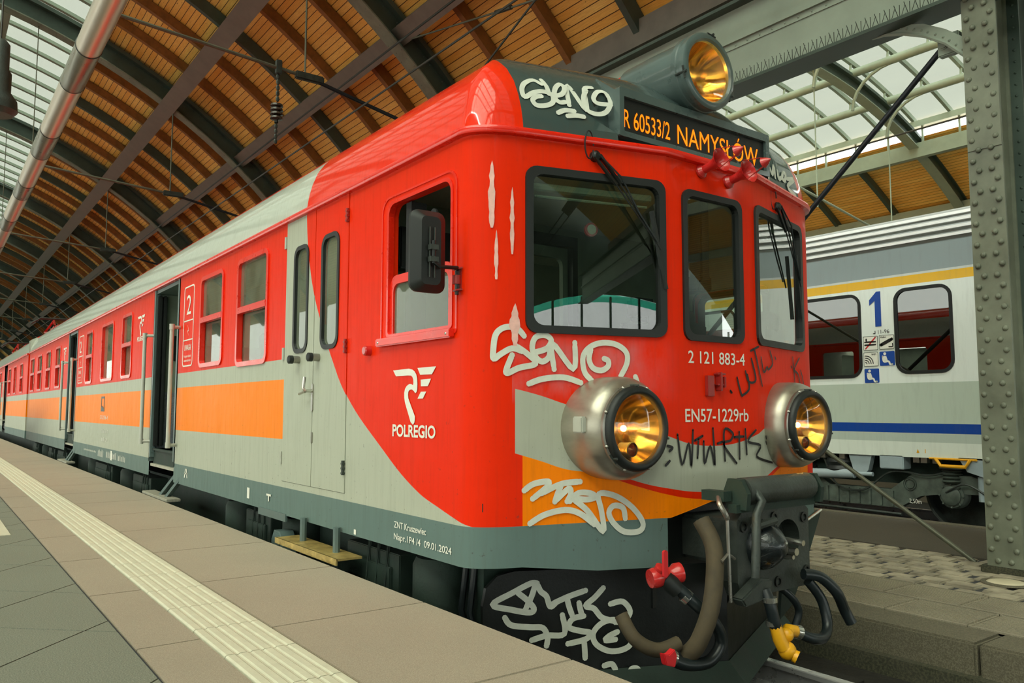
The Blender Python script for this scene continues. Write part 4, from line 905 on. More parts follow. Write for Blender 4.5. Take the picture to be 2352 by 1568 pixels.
# ---- front windows
def gasket(loop, mp, wd, dout, name, parent, mt, cx=None):
    us = [p[0] for p in loop]; vs_ = [p[1] for p in loop]; cu, cv = (min(us)+max(us))/2, (min(vs_)+max(vs_))/2; hu, hv = (max(us)-min(us))/2, (max(vs_)-min(vs_))/2
    sc = lambda g: [(cu+(u-cu)*(hu+g)/hu, cv+(v-cv)*(hv+g)/hv) for u, v in loop]
    mb = MB(); mb.ring(sc(.006), sc(-wd), mp, dout, -.03); return mb.build(name, mt, parent), sc(-wd*.8)
for sg in (-1, 1):
    FW = rrect(.395 if sg > 0 else -1.177, 1.177 if sg > 0 else -.395, 1.945, 2.79, .06)
    fr, inn = gasket(FW, mpF, .034, .014, 'windscreen', car, M['rubber'])
    mb = MB(); mb.panel(inn, [], mpF, -.012); mb.build('glass_pane', M['windscreen'], fr)
    mb = MB(); a, b = (-1.13, -.45) if sg < 0 else (.45, 1.13)
    mb.tube([mpF(a, 2.705, -.05), mpF(b, 2.705, -.05)], .022, 8); mb.tube([mpF(a+.02, 2.705-.05, -.05), mpF(b-.02, 2.655, -.05)], .008, 6); mb.build('roller_blind', M['cabwall'], fr, 40)
fr, inn = gasket(CW, mpF, .03, .014, 'windscreen', car, M['rubber'])
mb = MB(); mb.panel(inn, [], mpF, -.012); mb.build('glass_pane', M['windscreen'], fr)
# ---- right cab window
mb = MB(); mb.ring(rrect(.612,1.328,1.652,2.488,.075), rrect(.665,1.275,1.705,2.43,.05), mpR, .012, -.075); cr = mb.build('cab_side_window', M['rubber'], car)
mb = MB(); mb.panel(rrect(.65,1.29,1.69,2.44,.05), [], mpR, -.01); mb.build('glass_pane', M['windscreen'], cr)
# ---- cab side window
mb = MB(); lo = rrect(.443, 1.275, 1.94, 2.797, .09, 5, .02); li = rrect(.455, 1.262, 1.95, 2.786, .085, 5, .02)
mb.ring(lo, li, mpL, .006, -.001); mb.ring(rrect(.485,1.205,1.97,2.765,.075,5,.02), rrect(.505,1.185,1.985,2.745,.065,5,.02), mpL, .007, -.03)
cw = mb.build('cab_side_window', M['red'], car)
mb = MB(); mb.ring(rrect(.505,1.185,1.985,2.325,.07,5,.015), rrect(.545,1.148,1.985,2.275,.05,5,.01), mpL, -.008, -.03); mb.build('lower_sash', M['red'], cw)
mb = MB(); mb.panel(rrect(.545,1.148,1.985,2.275,.05,5,.01), [], mpL, -.02); mb.build('glass_pane', M['glass'], cw)
mb = MB(); mb.box(-1.475, -1.44, .465, 1.285, 1.918, 1.965); sl = mb.build('window_sill', M['red'], car, bevel=.006)
mb = MB()
for y in (.5, 1.25): mb.dome((-1.475, y, 1.94), (-1,0,0), .008, .3, 8)
mb.build('screw', M['chrome'], sl)
mb = MB(); mb.lathe([(.03,0),(.03,.035),(.022,.042),(0,.042)], (-1.44,1.42,1.905), (-1,0,0), 20); mb.build('side_lamp_button', M['horn'], car, 40)
# ---- hinged double door
def leaf(y0, y1, wy0, wy1, lab):
    wl = rrect(wy0, wy1, 1.965, 2.72, .075, 6)
    mb = MB(); o = [(y0+.003,1.033),(y1-.003,1.033),(y1-.003,2.957),(y0+.003,2.957)]
    mb.panel(o, [wl], mpL, .004); mb.wall(o, mpL, .004, -.03); mb.wall(wl, mpL, .004, -.03); mb.panel(o, [wl], mpL, -.03)
    d = mb.build('door_leaf', M['livery'], car); d['label'] = lab
    mb = MB(); mb.ring(rrect(wy0-.012, wy1+.012, 1.953, 2.732, .085, 6), rrect(wy0+.018, wy1-.018, 1.983, 2.702, .06, 6), mpL, .012, -.01); mb.build('window_gasket', M['rubber'], d)
    mb = MB(); mb.panel(wl, [], mpL, -.008); mb.build('glass_pane', M['glass'], d); return d
dR = leaf(1.738, 2.272, 1.88, 2.145, 'red and grey cab side door leaf'); dL = leaf(2.276, 2.822, 2.395, 2.645, 'grey cab side door leaf')
for d, y, zs in ((dR, 1.748, (2.8,1.955,1.19)), (dL, 2.838, (2.8,1.965,1.2))):
    for z in zs:
        mb = MB(); mb.tube([(-1.452, y, z-.045), (-1.452, y, z+.045)], .011 if d is dR else .004, 8)
        if d is dR:
            for k in range(3): mb.box(-1.462,-1.442,y-.012,y+.012,z-.04+k*.03,z-.028+k*.03)
        else: mb.box(-1.452,-1.44,y-.013,y+.016,z-.045,z+.045)
        mb.build('hinge', M['iron' if d is dR and z < 1.5 else 'darkred' if d is dR else 'grey'], d)
for d, y in ((dR, 2.18), (dL, 2.53)):
    mb = MB(); mb.lathe([(.026,0),(.026,.05)], (-1.444, y, 1.905), (-1,0,0), 16, True, True); b_ = mb.build('door_buffer', M['steel'], d, 40)
    mb = MB(); mb.lathe([(.03,.05),(.03,.078),(.02,.084),(0,.084)], (-1.444, y, 1.905), (-1,0,0), 16); mb.build('rubber_tip', M['rubber'], b_, 40)
mb = MB(); mb.slab(rrect(2.255,2.285,1.54,1.73,.014), mpL, .004, .012); hd = mb.build('handle_plate', M['steel'], dR)
mb = MB(); mb.tube([(-1.45,2.27,1.68),(-1.50,2.27,1.68)], .012, 8); mb.tube([(-1.50,2.262,1.672),(-1.505,2.29,1.70),(-1.5,2.285,1.775)], .011, 8); mb.tube([(-1.50,2.27,1.675),(-1.505,2.36,1.66)], .01, 8); mb.build('lever_handle', M['chrome'], hd, 40)
mb = MB(); mb.slab(rrect(2.255,2.272,1.325,1.40,.008), mpL, .004, .014); mb.build('lock_escutcheon', M['steel'], dR)
# ---- passenger windows
def pass_window(w, mp, parent, mt):
    y0, y1, z0, z1, split = w
    mb = MB(); mb.ring(wloop(w, .028), wloop(w, -.012), mp, .012, -.035)
    if split:
        zm = z0+.52*(z1-z0)
        mb.slab([(y0+.01,zm-.026),(y1-.01,zm-.026),(y1-.01,zm+.026),(y0+.01,zm+.026)], mp, .016, -.03)
    f = mb.build('window_frame', mt, parent)
    for a, b, d in (((z0+.52*(z1-z0), z1, -.014), (z0, z0+.52*(z1-z0), -.045)) if split else ((z0, z1, -.03),)):
        mb = MB(); mb.panel([(y0-.02,a),(y1+.02,a),(y1+.02,b),(y0-.02,b)] if False else rrect(y0, y1, a, b, .03, 3), [], mp, d); mb.build('glass_pane', M['glass'], f)
    return f
for w_ in WIN1+WIN2+WIN3: pass_window(w_, mpL, car, M['red'])
# ---- doorways
def doorway(y0, y1, far):
    mb = MB()
    for y in (y0, y1):
        s = 1 if y == y0 else -1
        mb.box(-1.44, -.9, min(y, y-s*.03), max(y, y-s*.03), .95, 2.95); mb.box(-1.444, -1.39, min(y, y+s*.05), max(y, y+s*.05), 1.0, 2.94)
    mb.box(-1.43, -.9, y0, y1, 2.9, 2.955)
    d = mb.build('doorway', M['skirtgrey'], car)
    mb = MB(); mb.box(-1.42,-1.37,y1-.09,y1-.03,1.12,2.88); mb.box(-1.36,-1.32,y1-.1,y1-.03,1.12,2.88); mb.build('folded_door', M['rubber'], d, bevel=.01)
    mb = MB(); mb.box(-1.42,.2,y0+.02,y1-.02,1.08,1.1); mb.build('vestibule_floor', M['dark'], d)
    mb = MB(); mb.box(-.62,-.58,y0-1.6,y1+1.6,1.1,2.95); mb.build('vestibule_wall', M['cabwall'], d)
    mb = MB(); mb.box(-1.38,-.6,y1-.02,y1+.03,1.75,2.9); mb.build('end_panel', M['cabwall'], d)
    mb = MB(); mb.box(-1.38,-.6,y1-.02,y1+.028,1.1,1.75); mb.build('lower_panel', M['mesh'], d)
    mb = MB(); mb.box(-1.22,-1.0,y1-.04,y1-.02,2.12,2.42); cb = mb.build('control_box', M['black'], d, bevel=.005)
    for z, x, m_ in ((2.35,-1.14,'chrome'),(2.35,-1.04,'iron'),(2.25,-1.14,'yellow'),(2.25,-1.04,'iron'),(2.165,-1.04,'greenled')):
        k = MB(); k.lathe([(.028,0),(.028,.01),(0,.012)], (x-.02, y1-.04, z), (0,-1,0), 12); k.build('indicator', M[m_], cb)
    mb = MB(); mb.box(-1.43,-1.12,y0+.03,y1-.03,.9,.93); st = mb.build('door_step', M['grate'], d)
    mb = MB(); mb.box(-1.4,-.9,y0+.02,y1-.02,.93,1.09); mb.build('riser', M['dark'], d)
    for y, s in ((y0-.1, 1), (y1+.03, -1)):
        mb = MB(); mb.tube([(-1.53,y,1.17),(-1.53,y,2.42)], .021, 10); h = mb.build('handrail', M['grey'], car, 40)
        mb = MB()
        for z in (1.18, 2.41): mb.tube([(-1.53,y,z),(-1.44,y+s*.03,z)], .018, 8); mb.lathe([(.026,-.03),(.026,.03)], (-1.53,y,z), (0,0,1), 10, True, True)
        mb.build('bracket', M['grey'], h, 40)
    mb = MB(); mb.box(-1.575,-1.44,y0-.33,y0+.78,.62,.65); sp = mb.build('platform_step', M['grate'], car, bevel=.004)
    mb = MB()
    for y in (y0-.02, y0-.32+.05): mb.bar((-1.40,y,.88),(-1.5,y+.25,.64),.05,.03)
    mb.build('step_strut', M['skirtgrey'], sp)
doorway(5.95, 7.08, False); doorway(12.89, 13.93, True)
# cab footstep
mb = MB(); mb.box(-1.565,-1.40,1.56,2.58,.655,.668); mb.box(-1.57,-1.56,1.56,2.58,.63,.668); cs = mb.build('cab_step', M['treadplate'], car)
mb = MB()
for y in (1.78, 2.32): mb.tube([(-1.47,y,.5),(-1.47,y,.82)], .024, 8)
mb.build('step_hanger', M['skirtgrey'], cs, 40)
# ---- headlights
def headlight(cx, cz, sgn):
    ax = (0,-1,0); o = (cx, 0, cz)
    mb = MB(); mb.lathe([(.262,-.25),(.262,-.02),(.258,.03),(.245,.062),(.218,.085),(.205,.09)], o, ax, 48); h = mb.build('headlight', M['drum'], car, 40)
    mb = MB(); mb.lathe([(.212,.08),(.222,.085),(.222,.1),(.212,.104)], o, ax, 48)
    for k in range(8):
        a = .4+k*.785; mb.dome((cx+.216*math.cos(a), -.098, cz+.216*math.sin(a)), (0,-1,0), .01, .8, 6)
    mb.build('clamp_ring', M['steel'], h, 40)
    mb = MB(); mb.lathe([(.21,.095),(.213,.112),(.205,.13),(.19,.137),(.175,.132),(.168,.12),(.168,.1)], o, ax, 48); mb.build('rubber_rim', M['rubber'], h, 60)
    mb = MB(); mb.lathe([(.172,.118),(.12,.126),(.06,.131),(0.001,.132)], o, ax, 40); mb.build('glass_lens', M['lens'], h, 60)
    mb = MB(); mb.lathe([(.172,.105),(.15,.06),(.11,.01),(.06,-.02),(.02,-.028),(0.001,-.03)], o, ax, 40); mb.build('reflector', M['reflector'], h, 60)
    mb = MB(); mb.sphere((cx-.03,-.045,cz-.0), .015, 12, 8); mb.build('lit_bulb', M['bulb'], h, 60)
    mb = MB(); mb.lathe([(.034,-.0),(.036,.06)], (cx+.0,0,cz-.105), ax, 20); mb.lathe([(.036,.06),(.038,.075),(.034,.08)], (cx,0,cz-.105), ax, 20)
    ml = mb.build('marker_lamp', M['iron'], h, 40)
    mb = MB(); mb.lathe([(.034,.072),(.02,.078),(.001,.08)], (cx,0,cz-.105), ax, 20); mb.build('red_lens', M['redlens'], ml, 60)
    mb = MB()
    for a in (1.6, -2.4, -.25):
        mb = MB()
        c = Vector((cx+.212*math.cos(a), -.1, cz+.212*math.sin(a))); t = Vector((-math.sin(a), 0, math.cos(a)))
        mb.tube([c-t*.03, c+t*.03], .008, 6); mb.tube([c-Vector((0,-.03,0)), c+Vector((0,-.03,0))], .006, 6)
        mb.build('latch', M['iron'], h, 40)
    if sgn < 0:
        mb = MB(); mb.box(cx-.285, cx-.25, -.02, .05, cz-.02, cz+.06); mb.build('clip_box', M['grey'], h, bevel=.006)
    return h
headlight(-.735, 1.462, -1); headlight(.735, 1.462, 1)
# top lamp
o = (0, 0, 3.52); ax = (0,-1,0)
mb = MB(); mb.lathe([(.205,-.55),(.212,-.3),(.214,-.09)], o, ax, 48)
th = mb.build('roof_headlight', M['cap'], car, 40)
mb = MB(); mb.lathe([(.06,-1.7),(.13,-1.25),(.185,-.8),(.206,-.55)], (0,0,3.50), ax, 40, True); mb.build('lamp_fairing', M['livery'] if False else M['red'], th, 40)
mb = MB(); mb.lathe([(.214,-.1),(.228,-.09),(.228,-.06),(.222,-.055),(.222,-.03),(.228,-.025),(.226,.0),(.21,.012),(.19,.012),(.178,.0),(.178,-.02)], o, ax, 48); mb.build('rubber_rim', M['cap'], th, 40)
mb = MB(); mb.lathe([(.182,-.005),(.12,.003),(.06,.007),(0.001,.008)], o, ax, 40); mb.build('glass_lens', M['lens'], th, 60)
mb = MB(); mb.lathe([(.182,-.02),(.16,-.07),(.12,-.12),(.07,-.155),(.02,-.168),(.001,-.17)], o, ax, 40); mb.build('reflector', M['reflector'], th, 60)
mb = MB(); mb.sphere((-.05,.12,3.52), .014, 12, 8); mb.build('lit_bulb', M['bulb'], th, 60)
mb = MB()
for a in (1.45, 3.4, -.5):
    mb = MB()
    c = Vector((.225*math.cos(a), .0, 3.52+.225*math.sin(a))); t = Vector((-math.sin(a), 0, math.cos(a)))
    mb.tube([c-t*.035, c+t*.035], .007, 6); mb.tube([c+Vector((0,.06,0)), c-Vector((0,.02,0))], .008, 6)
    mb.build('latch', M['iron'], th, 40)
# ---- destination display
mb = MB()
pr = [(.075,3.035),(.075,3.285),(.30,3.42),(.36,3.30),(.26,3.0)]
mb.prism([(.10,3.03),(.10,3.28),(.26,3.40),(.40,3.30),(.30,3.0)], lambda u, v, d: (d, u, v), -.65, .65)
mb.ring(rrect(-.655,.655,3.022,3.292,.006,1), rrect(-.622,.622,3.052,3.245,.004,1), lambda u, v, d: (u, .08-d, v), .012, -.03)
dd = mb.build('destination_display', M['cap'], car)
mb = MB(); mb.box(-.625,.625,.088,.1,3.05,3.25); sc = mb.build('screen', M['black'], dd)
mpD = lambda u, v, d: (u, .088-d, v)
text_part('route_text', 'R 60533/2', mpD, -.61, 3.082, .105, .7, M['amber'], dd, 1, .003, .002, width=.365)
text_part('destination_text', 'NAMYSŁÓW', mpD, -.183, 3.075, .118, .8, M['amber'], dd, 1, .003, .0, width=.742)
# ---- horns
for bx, bz, my, lab in ((-.09, 2.905, -.155, 'upper'), (.15, 2.885, -.135, 'lower')):
    base_ = (bx, .0, bz); mz = bz+.035
    mb = MB(); mb.lathe([(.04,0),(.04,.012),(.024,.03),(.026,.08),(.036,.115),(.055,.14),(.068,.152),(.069,.155),(.055,.146),(.03,.12),(.02,.06)], base_, (0,-1,.22), 28); h = mb.build('horn', M['horn'], car, 40)
    c = Vector(base_)+Vector((0,-1,.22)).normalized()*.155; n_ = Vector((0,-1,.22)).normalized()
    mb = MB(); mb.lathe([(.032,.1),(.02,.125),(.001,.15)], c, n_, 16, True); mb.build('cone_cap', M['horn'], h, 40)
    mb = MB(); e1 = Vector((1,0,0)); e2 = n_.cross(e1)
    for k in range(3):
        a = k*2.094; mb.tube([c+(e1*math.cos(a)+e2*math.sin(a))*.066, c+n_*.105+(e1*math.cos(a)+e2*math.sin(a))*.03], .003, 5)
    mb.build('cap_wire', M['darkred'], h)
# ---- wipers
def wiper(b, e, sg):
    b = Vector(b); e = Vector(e); n_ = Vector((0,-1,0))
    mb = MB(); mb.lathe([(.03,0),(.03,.05),(.018,.06),(0,.06)], b+Vector((0,.03,0)), (0,-1,0), 14); wp = mb.build('wiper', M['black'], car, 40)
    d = (e-b); side_ = Vector((.03*sg, 0, .012))
    mb = MB(); mb.bar(b+n_*.02+side_*.7, b+d*.3+n_*.03+side_*.5, .016, .014, (0,-1,0)); mb.bar(b+n_*.02-side_*.6, b+d*.3+n_*.03-side_*.4, .014, .014, (0,-1,0))
    mb.tube([b+d*.3+n_*.03+side_*.5, b+d*.98+n_*.02], .005, 8); mb.tube([b+d*.3+n_*.03-side_*.4, b+d*.9+n_*.02], .0045, 8); mb.build('arm', M['black'], wp, 40)
    t0 = e-Vector((d.x*.12, 0, -.22)); t1 = e-Vector((-d.x*.1, 0, .2)); t0.y = fy(t0.x)-.018; t1.y = fy(t1.x)-.018
    mb = MB(); mb.bar(t0, t1, .014, .024, (0,-1,0)); mb.build('blade', M['rubber'], wp)
    mb = MB(); P = [b+Vector((-.03*sg*0,-.01,.03))]
    cc = b+Vector((-.055,.0,.05)); P = [cc+Vector((.05*math.cos(a)*.6, -.02, .075*math.sin(a))) for a in [i*.35 for i in range(18)]]
    mb.tube(P, .004, 6); mb.tube([b+n_*.04, b+d*.25+n_*.05+side_, b+d*.6+n_*.04, b+d*.9+n_*.03], .005, 6); mb.build('washer_hose', M['hose'], wp, 40)
wiper((-.80, fy(.8), 2.885), (-.44, fy(.44)-.02, 2.40), 1); wiper((.76, fy(.76), 2.85), (1.08, fy(1.08)-.02, 2.36), 1)
# ---- mirror
mb = MB(); mpM = lambda u, v, d: (u, .46-d, v)
cxm, czm = -1.615, 2.335
q = [(rrect(cxm-.1, cxm+.1, czm-.205, czm+.205, .045), 0), (rrect(cxm-.1, cxm+.1, czm-.205, czm+.205, .045), .015), (rrect(cxm-.092, cxm+.092, czm-.197, czm+.197, .04), .022), (rrect(cxm-.055, cxm+.055, czm-.17, czm+.17, .03), .05)]
for (a, da), (b, db) in zip(q, q[1:]):
    n = len(a); mb.add([mpM(u, v, da) for u, v in a]+[mpM(u, v, db) for u, v in b], [(i, (i+1)%n, n+(i+1)%n, n+i) for i in range(n)])
mb.panel(q[-1][0], [], mpM, .05); mr = mb.build('wing_mirror', M['rubber'], car, 25)
mb = MB(); mb.panel(rrect(cxm-.095, cxm+.095, czm-.2, czm+.2, .042), [], mpM, -.001); mb.build('mirror_glass', M['chrome'], mr)
mb = MB(); mb.tube([(cxm,.385,2.38),(cxm,.385,2.27),(cxm+.03,.38,2.252),(-1.47,.40,2.262),(-1.46,.42,2.25),(-1.46,.42,2.13)], .010, 8); mb.build('mirror_arm', M['black'], mr, 40)
mb = MB()
for dx in (-.014, .014): mb.tube([(cxm+dx,.40,2.2),(cxm+dx,.40,2.45)], .004, 6)
mb.box(cxm-.022,cxm+.022,.375,.405,2.335,2.36); mb.box(cxm-.022,cxm+.022,.375,.405,2.275,2.3); mb.build('clamp', M['iron'], mr)
mb = MB(); mb.box(-1.447,-1.43,.405,.455,2.15,2.27); mb.bar((-1.44,.41,2.265),(-1.475,.42,2.258),.05,.008); mb.bar((-1.44,.41,2.155),(-1.475,.42,2.15),.05,.008); mb.lathe([(.022,-.022),(.022,.022)], (-1.46,.42,2.205), (0,0,1), 10, True, True); mb.build('mirror_bracket', M['darkred'], mr, 40)
# ---- cab interior
mb = MB(); mb.box(-1.38,1.38,.3,20.6,1.06,1.1); mb.build('cab_floor', M['dark'], car)
mb = MB(); mb.box(-1.38,1.38,.35,20.6,2.93,2.955); mb.build('inner_ceiling', M['ceilpanel'], car)
def bulkhead(y, mt, nm, holes=[]):
    mb = MB(); mp = lambda u, v, d: (u, y+d, v); P = [(-1.38,1.1),(1.38,1.1),(1.38,2.93),(-1.38,2.93)]
    mb.panel(P, holes, mp, 0); mb.panel(P, holes, mp, .04)
    for h in holes: mb.wall(h, mp, 0, .04)
    return mb.build(nm, M[mt], car)
bk = bulkhead(1.66, 'cabwall', 'cab_rear_wall', [rrect(-.3,.28,1.95,2.7,.06)])
mb = MB(); mb.box(-.38,-.33,1.6,1.66,1.1,2.85); mb.box(.33,.38,1.6,1.66,1.1,2.85); mb.box(-.38,.38,1.6,1.66,2.78,2.86); mb.build('cab_door_frame', M['rubber'], bk)
bulkhead(2.95, 'interior', 'vestibule_bulkhead', [rrect(-.4,.4,1.3,2.8,.06)]); 
for y in (7.3, 12.7, 14.1): bulkhead(y, 'interior', 'saloon_bulkhead', [rrect(-.4,.4,1.12,2.8,.06)])
for y0_, y1_, x_ in ((2.0,2.7,-.7),(5,12,0),(15,20,0)):
    mb = MB(); mb.box(x_-.2,x_+.2,y0_,y1_,2.9,2.925); mb.build('ceiling_lamp', M['lamp'], car)
mb = MB(); mb.prism([(.12,1.1),(.12,1.86),(.3,1.9),(.62,1.72),(.72,1.1)], lambda u, v, d: (d, u+.12, v), -1.2, 1.2); mb.build('driving_desk', M['black'], car)
mb = MB(); mb.box(-.2,-.02,.1,.34,1.93,2.12); mb.box(-.02,.12,.14,.3,1.9,2.06); mb.build('desk_console_box', M['black'], car, bevel=.02)
mb = MB(); mb.box(.55,1.0,.95,1.35,1.45,1.58); mb.box(.57,.98,1.3,1.4,1.5,2.2); mb.box(.63,.92,1.28,1.36,2.22,2.4); mb.box(.72,.82,1.1,1.2,1.1,1.45); st = mb.build('driver_seat', M['seat'], car, bevel=.03)
mb = MB(); mb.box(1.0,1.2,.36,.52,1.74,2.12); mb.sphere((1.1,.44,2.14),.1,12,8); mb.box(1.2,1.34,.44,.55,1.74,2.0); mb.build('desk_bag', M['seat'], car, bevel=.02)
mb = MB(); mb.box(1.17,1.2,.33,.36,1.97,2.03); mb.build('yellow_tag', M['yellow'], car, bevel=.005)
mb = MB(); mb.box(-1.2,-.42,1.5,1.62,2.45,2.72); mb.build('overhead_cabinet', M['black'], car, bevel=.01)
mb = MB(); mb.box(.02,.1,.1,.2,2.3,2.78); mb.box(.02,.14,.12,.3,2.25,2.34); mb.build('monitor_bracket', M['black'], car, bevel=.01)
mb = MB(); mb.sphere((-.13,.25,2.68), .06, 14, 8); mb.lathe([(.05,0),(.06,.06)], (-.13,.25,2.7), (0,0,1), 14, True, True); mb.build('cab_camera', M['ceilpanel'], car, 40)
mb = MB(); mb.lathe([(.04,0),(.04,.015),(.0,.02)], (-.62,.35,2.56), (-.3,-1,0), 18); gq = mb.build('round_gauge', M['horn'], car)
mb = MB(); mb.lathe([(.028,.019),(0,.022)], (-.62,.35,2.56), (-.3,-1,0), 18); mb.build('dial', M['ceilpanel'], gq)
mb = MB(); mb.lathe([(.035,0),(.035,.012),(0,.014)], (-1.375,.78,2.62), (-1,0,0), 18)
mb.box(-1.40,-1.3,1.0,1.06,1.95,2.74); mb.build('cab_pillar', M['seat'], car)
mb = MB()
for i in range(9):
    y = 3.3+1.75*i
    if 5.7 < y < 7.4 or 12.5 < y < 14.3: continue
    for x0, x1 in ((-1.3,-.4),(.4,1.3)):
        mb.box(x0,x1,y,y+.45,1.42,1.55); mb.box(x0,x1,y+.42,y+.54,1.45,2.2)
o = mb.build('saloon_seats', M['seat'], car, bevel=.02); o['kind'] = 'stuff'
# ---- lettering
W = M['white']
LOGO = [[(1.113,1.776),(.93,1.779),(.89,1.772),(.866,1.762),(.848,1.745),(.838,1.723),(.834,1.69),(.836,1.659),(.845,1.648),(.856,1.643),(.872,1.655),(.894,1.664),(.918,1.662),(.933,1.653),(.936,1.635),(.932,1.615),(.857,1.517),(.858,1.497),(.863,1.484),(.879,1.472),(.905,1.487),(.97,1.593),(.979,1.62),(.98,1.647),(.972,1.668),(.957,1.681),(.94,1.69),(.918,1.695),(.9,1.693),(.882,1.687),(.878,1.70),(.88,1.717),(.89,1.732),(.904,1.74),(.943,1.742),(1.079,1.742)],
        [(.836,1.779),(.64,1.78),(.682,1.74),(.805,1.741)], [(.8,1.715),(.691,1.717),(.723,1.678),(.796,1.679)], [(.796,1.65),(.74,1.65),(.773,1.614),(.832,1.613)]]
def logo(yc, zc, sc, par):
    mb = MB()
    for l in LOGO: mb.panel([(yc+(u-.875)*sc, zc+(v-1.62)*sc) for u, v in l], [], mpL, .004)
    lg = mb.build('operator_emblem', W, par)
    text_part('operator_lettering', 'POLREGIO', mpL, yc+.237*sc, zc-.213*sc, .066*sc, .8, W, par, -1, .004, .028, width=.47*sc)
logo(.875, 1.62, 1, car); logo(7.77, 2.58, .85, car); logo(14.4, 2.58, .85, car)
text_part('workshop_lettering', 'ZNT Kruszewiec', mpL, 1.078, .902, .036, .62, W, car, -1, .004, .01, width=.35)
text_part('workshop_lettering', 'Napr.1P4 /4  09.01.2024', mpL, 1.078, .838, .036, .62, W, car, -1, .004, .01, width=.60)
text_part('running_number', '2 121 883-4', mpF, -.226, 1.812, .07, .7, W, car, 1, .004, .008, width=.49)
text_part('unit_number', 'EN57-1229rb', mpF, -.259, 1.489, .074, .7, W, car, 1, .004, .008, width=.545)
def class_sign(y0, y1, z0, z1):
    mb = MB(); mb.ring(rrect(y0,y1,z0,z1,.05), rrect(y0+.014,y1-.014,z0+.014,z1-.014,.04), mpL, .004, .001)
    za = z0+.62*(z1-z0)-.05; zb = z0+.32*(z1-z0)
    for z in (za, zb): mb.panel([(y0,z),(y1,z),(y1,z+.012),(y0,z+.012)], [], mpL, .004)
    s_ = mb.build('class_sign', W, car)
    text_part('numeral', '2', mpL, y1-.11, za+.07, .21, .6, W, s_, -1, .004, .0, width=.16)
    text_part('warning_text', 'UWAGA!', mpL, y1-.07, zb-.1, .06, .6, W, s_, -1, .004, .02, width=.25)
    text_part('warning_text', 'Po sygnale odjazdu', mpL, y1-.06, zb-.17, .026, .5, W, s_, -1, .004, .01, width=.26)
    text_part('warning_text', 'wsiadanie zabronione', mpL, y1-.06, zb-.215, .026, .5, W, s_, -1, .004, .01, width=.26)
    mb = MB(); yc = (y0+y1)/2; zc = (za+zb)/2
    mb.slab([(yc-.02,zc-.05),(yc+.01,zc-.01),(yc-.015,zc),(yc+.02,zc+.06),(yc-.005,zc+.012),(yc+.022,zc+.0)], mpL, .003, .004); mb.build('arrow_mark', W, s_)
class_sign(5.36, 5.74, 1.985, 2.815); class_sign(12.2, 12.68, 1.985, 2.80)
mb = MB(); mb.ring([(10.05,1.515),(10.31,1.515),(10.31,1.735),(10.05,1.735)], [(10.085,1.545),(10.275,1.545),(10.275,1.705),(10.085,1.705)], mpL, .004, .001)
mb.panel([(10.05,1.515),(10.31,1.515),(10.31,1.56),(10.2,1.6),(10.05,1.545)], [], mpL, .005); mb.build('sooty_notice', M['black'], car)
text_part('small_number', '5312186-4', mpL, 10.35, 1.40, .06, .6, W, car, -1, .004, .0, width=.62)
rnd = random.Random(11)
mb = MB()
for (ya, yb_, za, zb_) in ((9.7,10.2,1.2,1.26),(9.75,10.15,1.08,1.14),(8.4,8.9,.86,.95),(9.0,9.75,.86,.96),(9.95,10.4,.85,.97),(10.55,11.7,.89,.92)):
    y = yb_
    while y > ya: wd = rnd.uniform(.02,.06); mb.panel([(y-wd*.6,za),(y,za),(y,za+(zb_-za)*rnd.uniform(.6,1)),(y-wd*.6,za+(zb_-za)*rnd.uniform(.6,1))], [], mpL, .004); y -= wd+.02
mb.panel([(9.3,.84),(9.42,.84),(9.42,.97),(9.3,.97)], [], mpL, .005); mb.build('data_markings', W, car)
mb = MB()
for y, z in ((3.45,.885),(3.05,.89)):
    pass
mb.panel([(3.52,.84),(3.58,.84),(3.58,.925),(3.52,.925)], [], mpL, .004); mb.build('white_tab', W, car); mb = MB(); mb.panel([(3.02,.90),(3.12,.90),(3.12,.915),(3.02,.915)], [], mpL, .008); mb.panel([(3.06,.86),(3.08,.86),(3.08,.9),(3.06,.9)], [], mpL, .008)
mb.build('jacking_mark', W, car); mb = MB(); mb.panel([(1.56,.80),(1.59,.80),(1.59,.83),(1.56,.83)], [], mpL, .004); mb.build('white_tab', W, car); mb = MB()
for u in (-.05,.05): mb.panel([(5.45+u-.015,.87),(5.45+u+.015,.87),(5.45+u*.3+.012,.96),(5.45+u*.3-.012,.96)], [], mpL, .004)
mb.panel([(5.39,.905),(5.51,.905),(5.51,.92),(5.39,.92)], [], mpL, .004); mb.build('lifting_mark', W, car)
# ---- graffiti
for nm, m_, lab in (('roof','spray','white spray tag on the dark roof cap'), ('roofright','spray','white spray tag on the far end of the roof cap'), ('mid','spray','white spray tag under the left windscreen'), ('orange','spray','white spray tag on the orange band'), ('black','inkblack','black marker tag on the grey band'), ('blackupper','inkblack','black marker tag beside the running number')):
    wd, sts = GRAFFITI[nm]; mb = MB()
    for i, s_ in enumerate(sts): stroke(mb, s_, wd, .005, .0004*i)
    o = mb.build('graffiti_tag', M[m_], car, weld=False); o['label'] = lab
mb = MB()
def ragged(cx, za, zb, wd, seed):
    r_ = random.Random(seed); L, R = [], []
    for i in range(15):
        z = za+(zb-za)*i/14; k = wd*(math.sin(math.pi*min(1, .08+i/14))**.6)*r_.uniform(.6,1.1)
        L.append((cx-k, z)); R.append((cx+k*.8, z))
    mb.panel(L+R[::-1], [], lambda u, v, d: (u-.004*.6, fy(u)-.005, v), 0)
ragged(-1.345, 2.46, 2.83, .018, 1); ragged(-1.325, 2.2, 2.47, .011, 2); ragged(-1.25, 2.33, 2.70, .014, 3); ragged(-1.235, 1.87, 2.1, .03, 4)
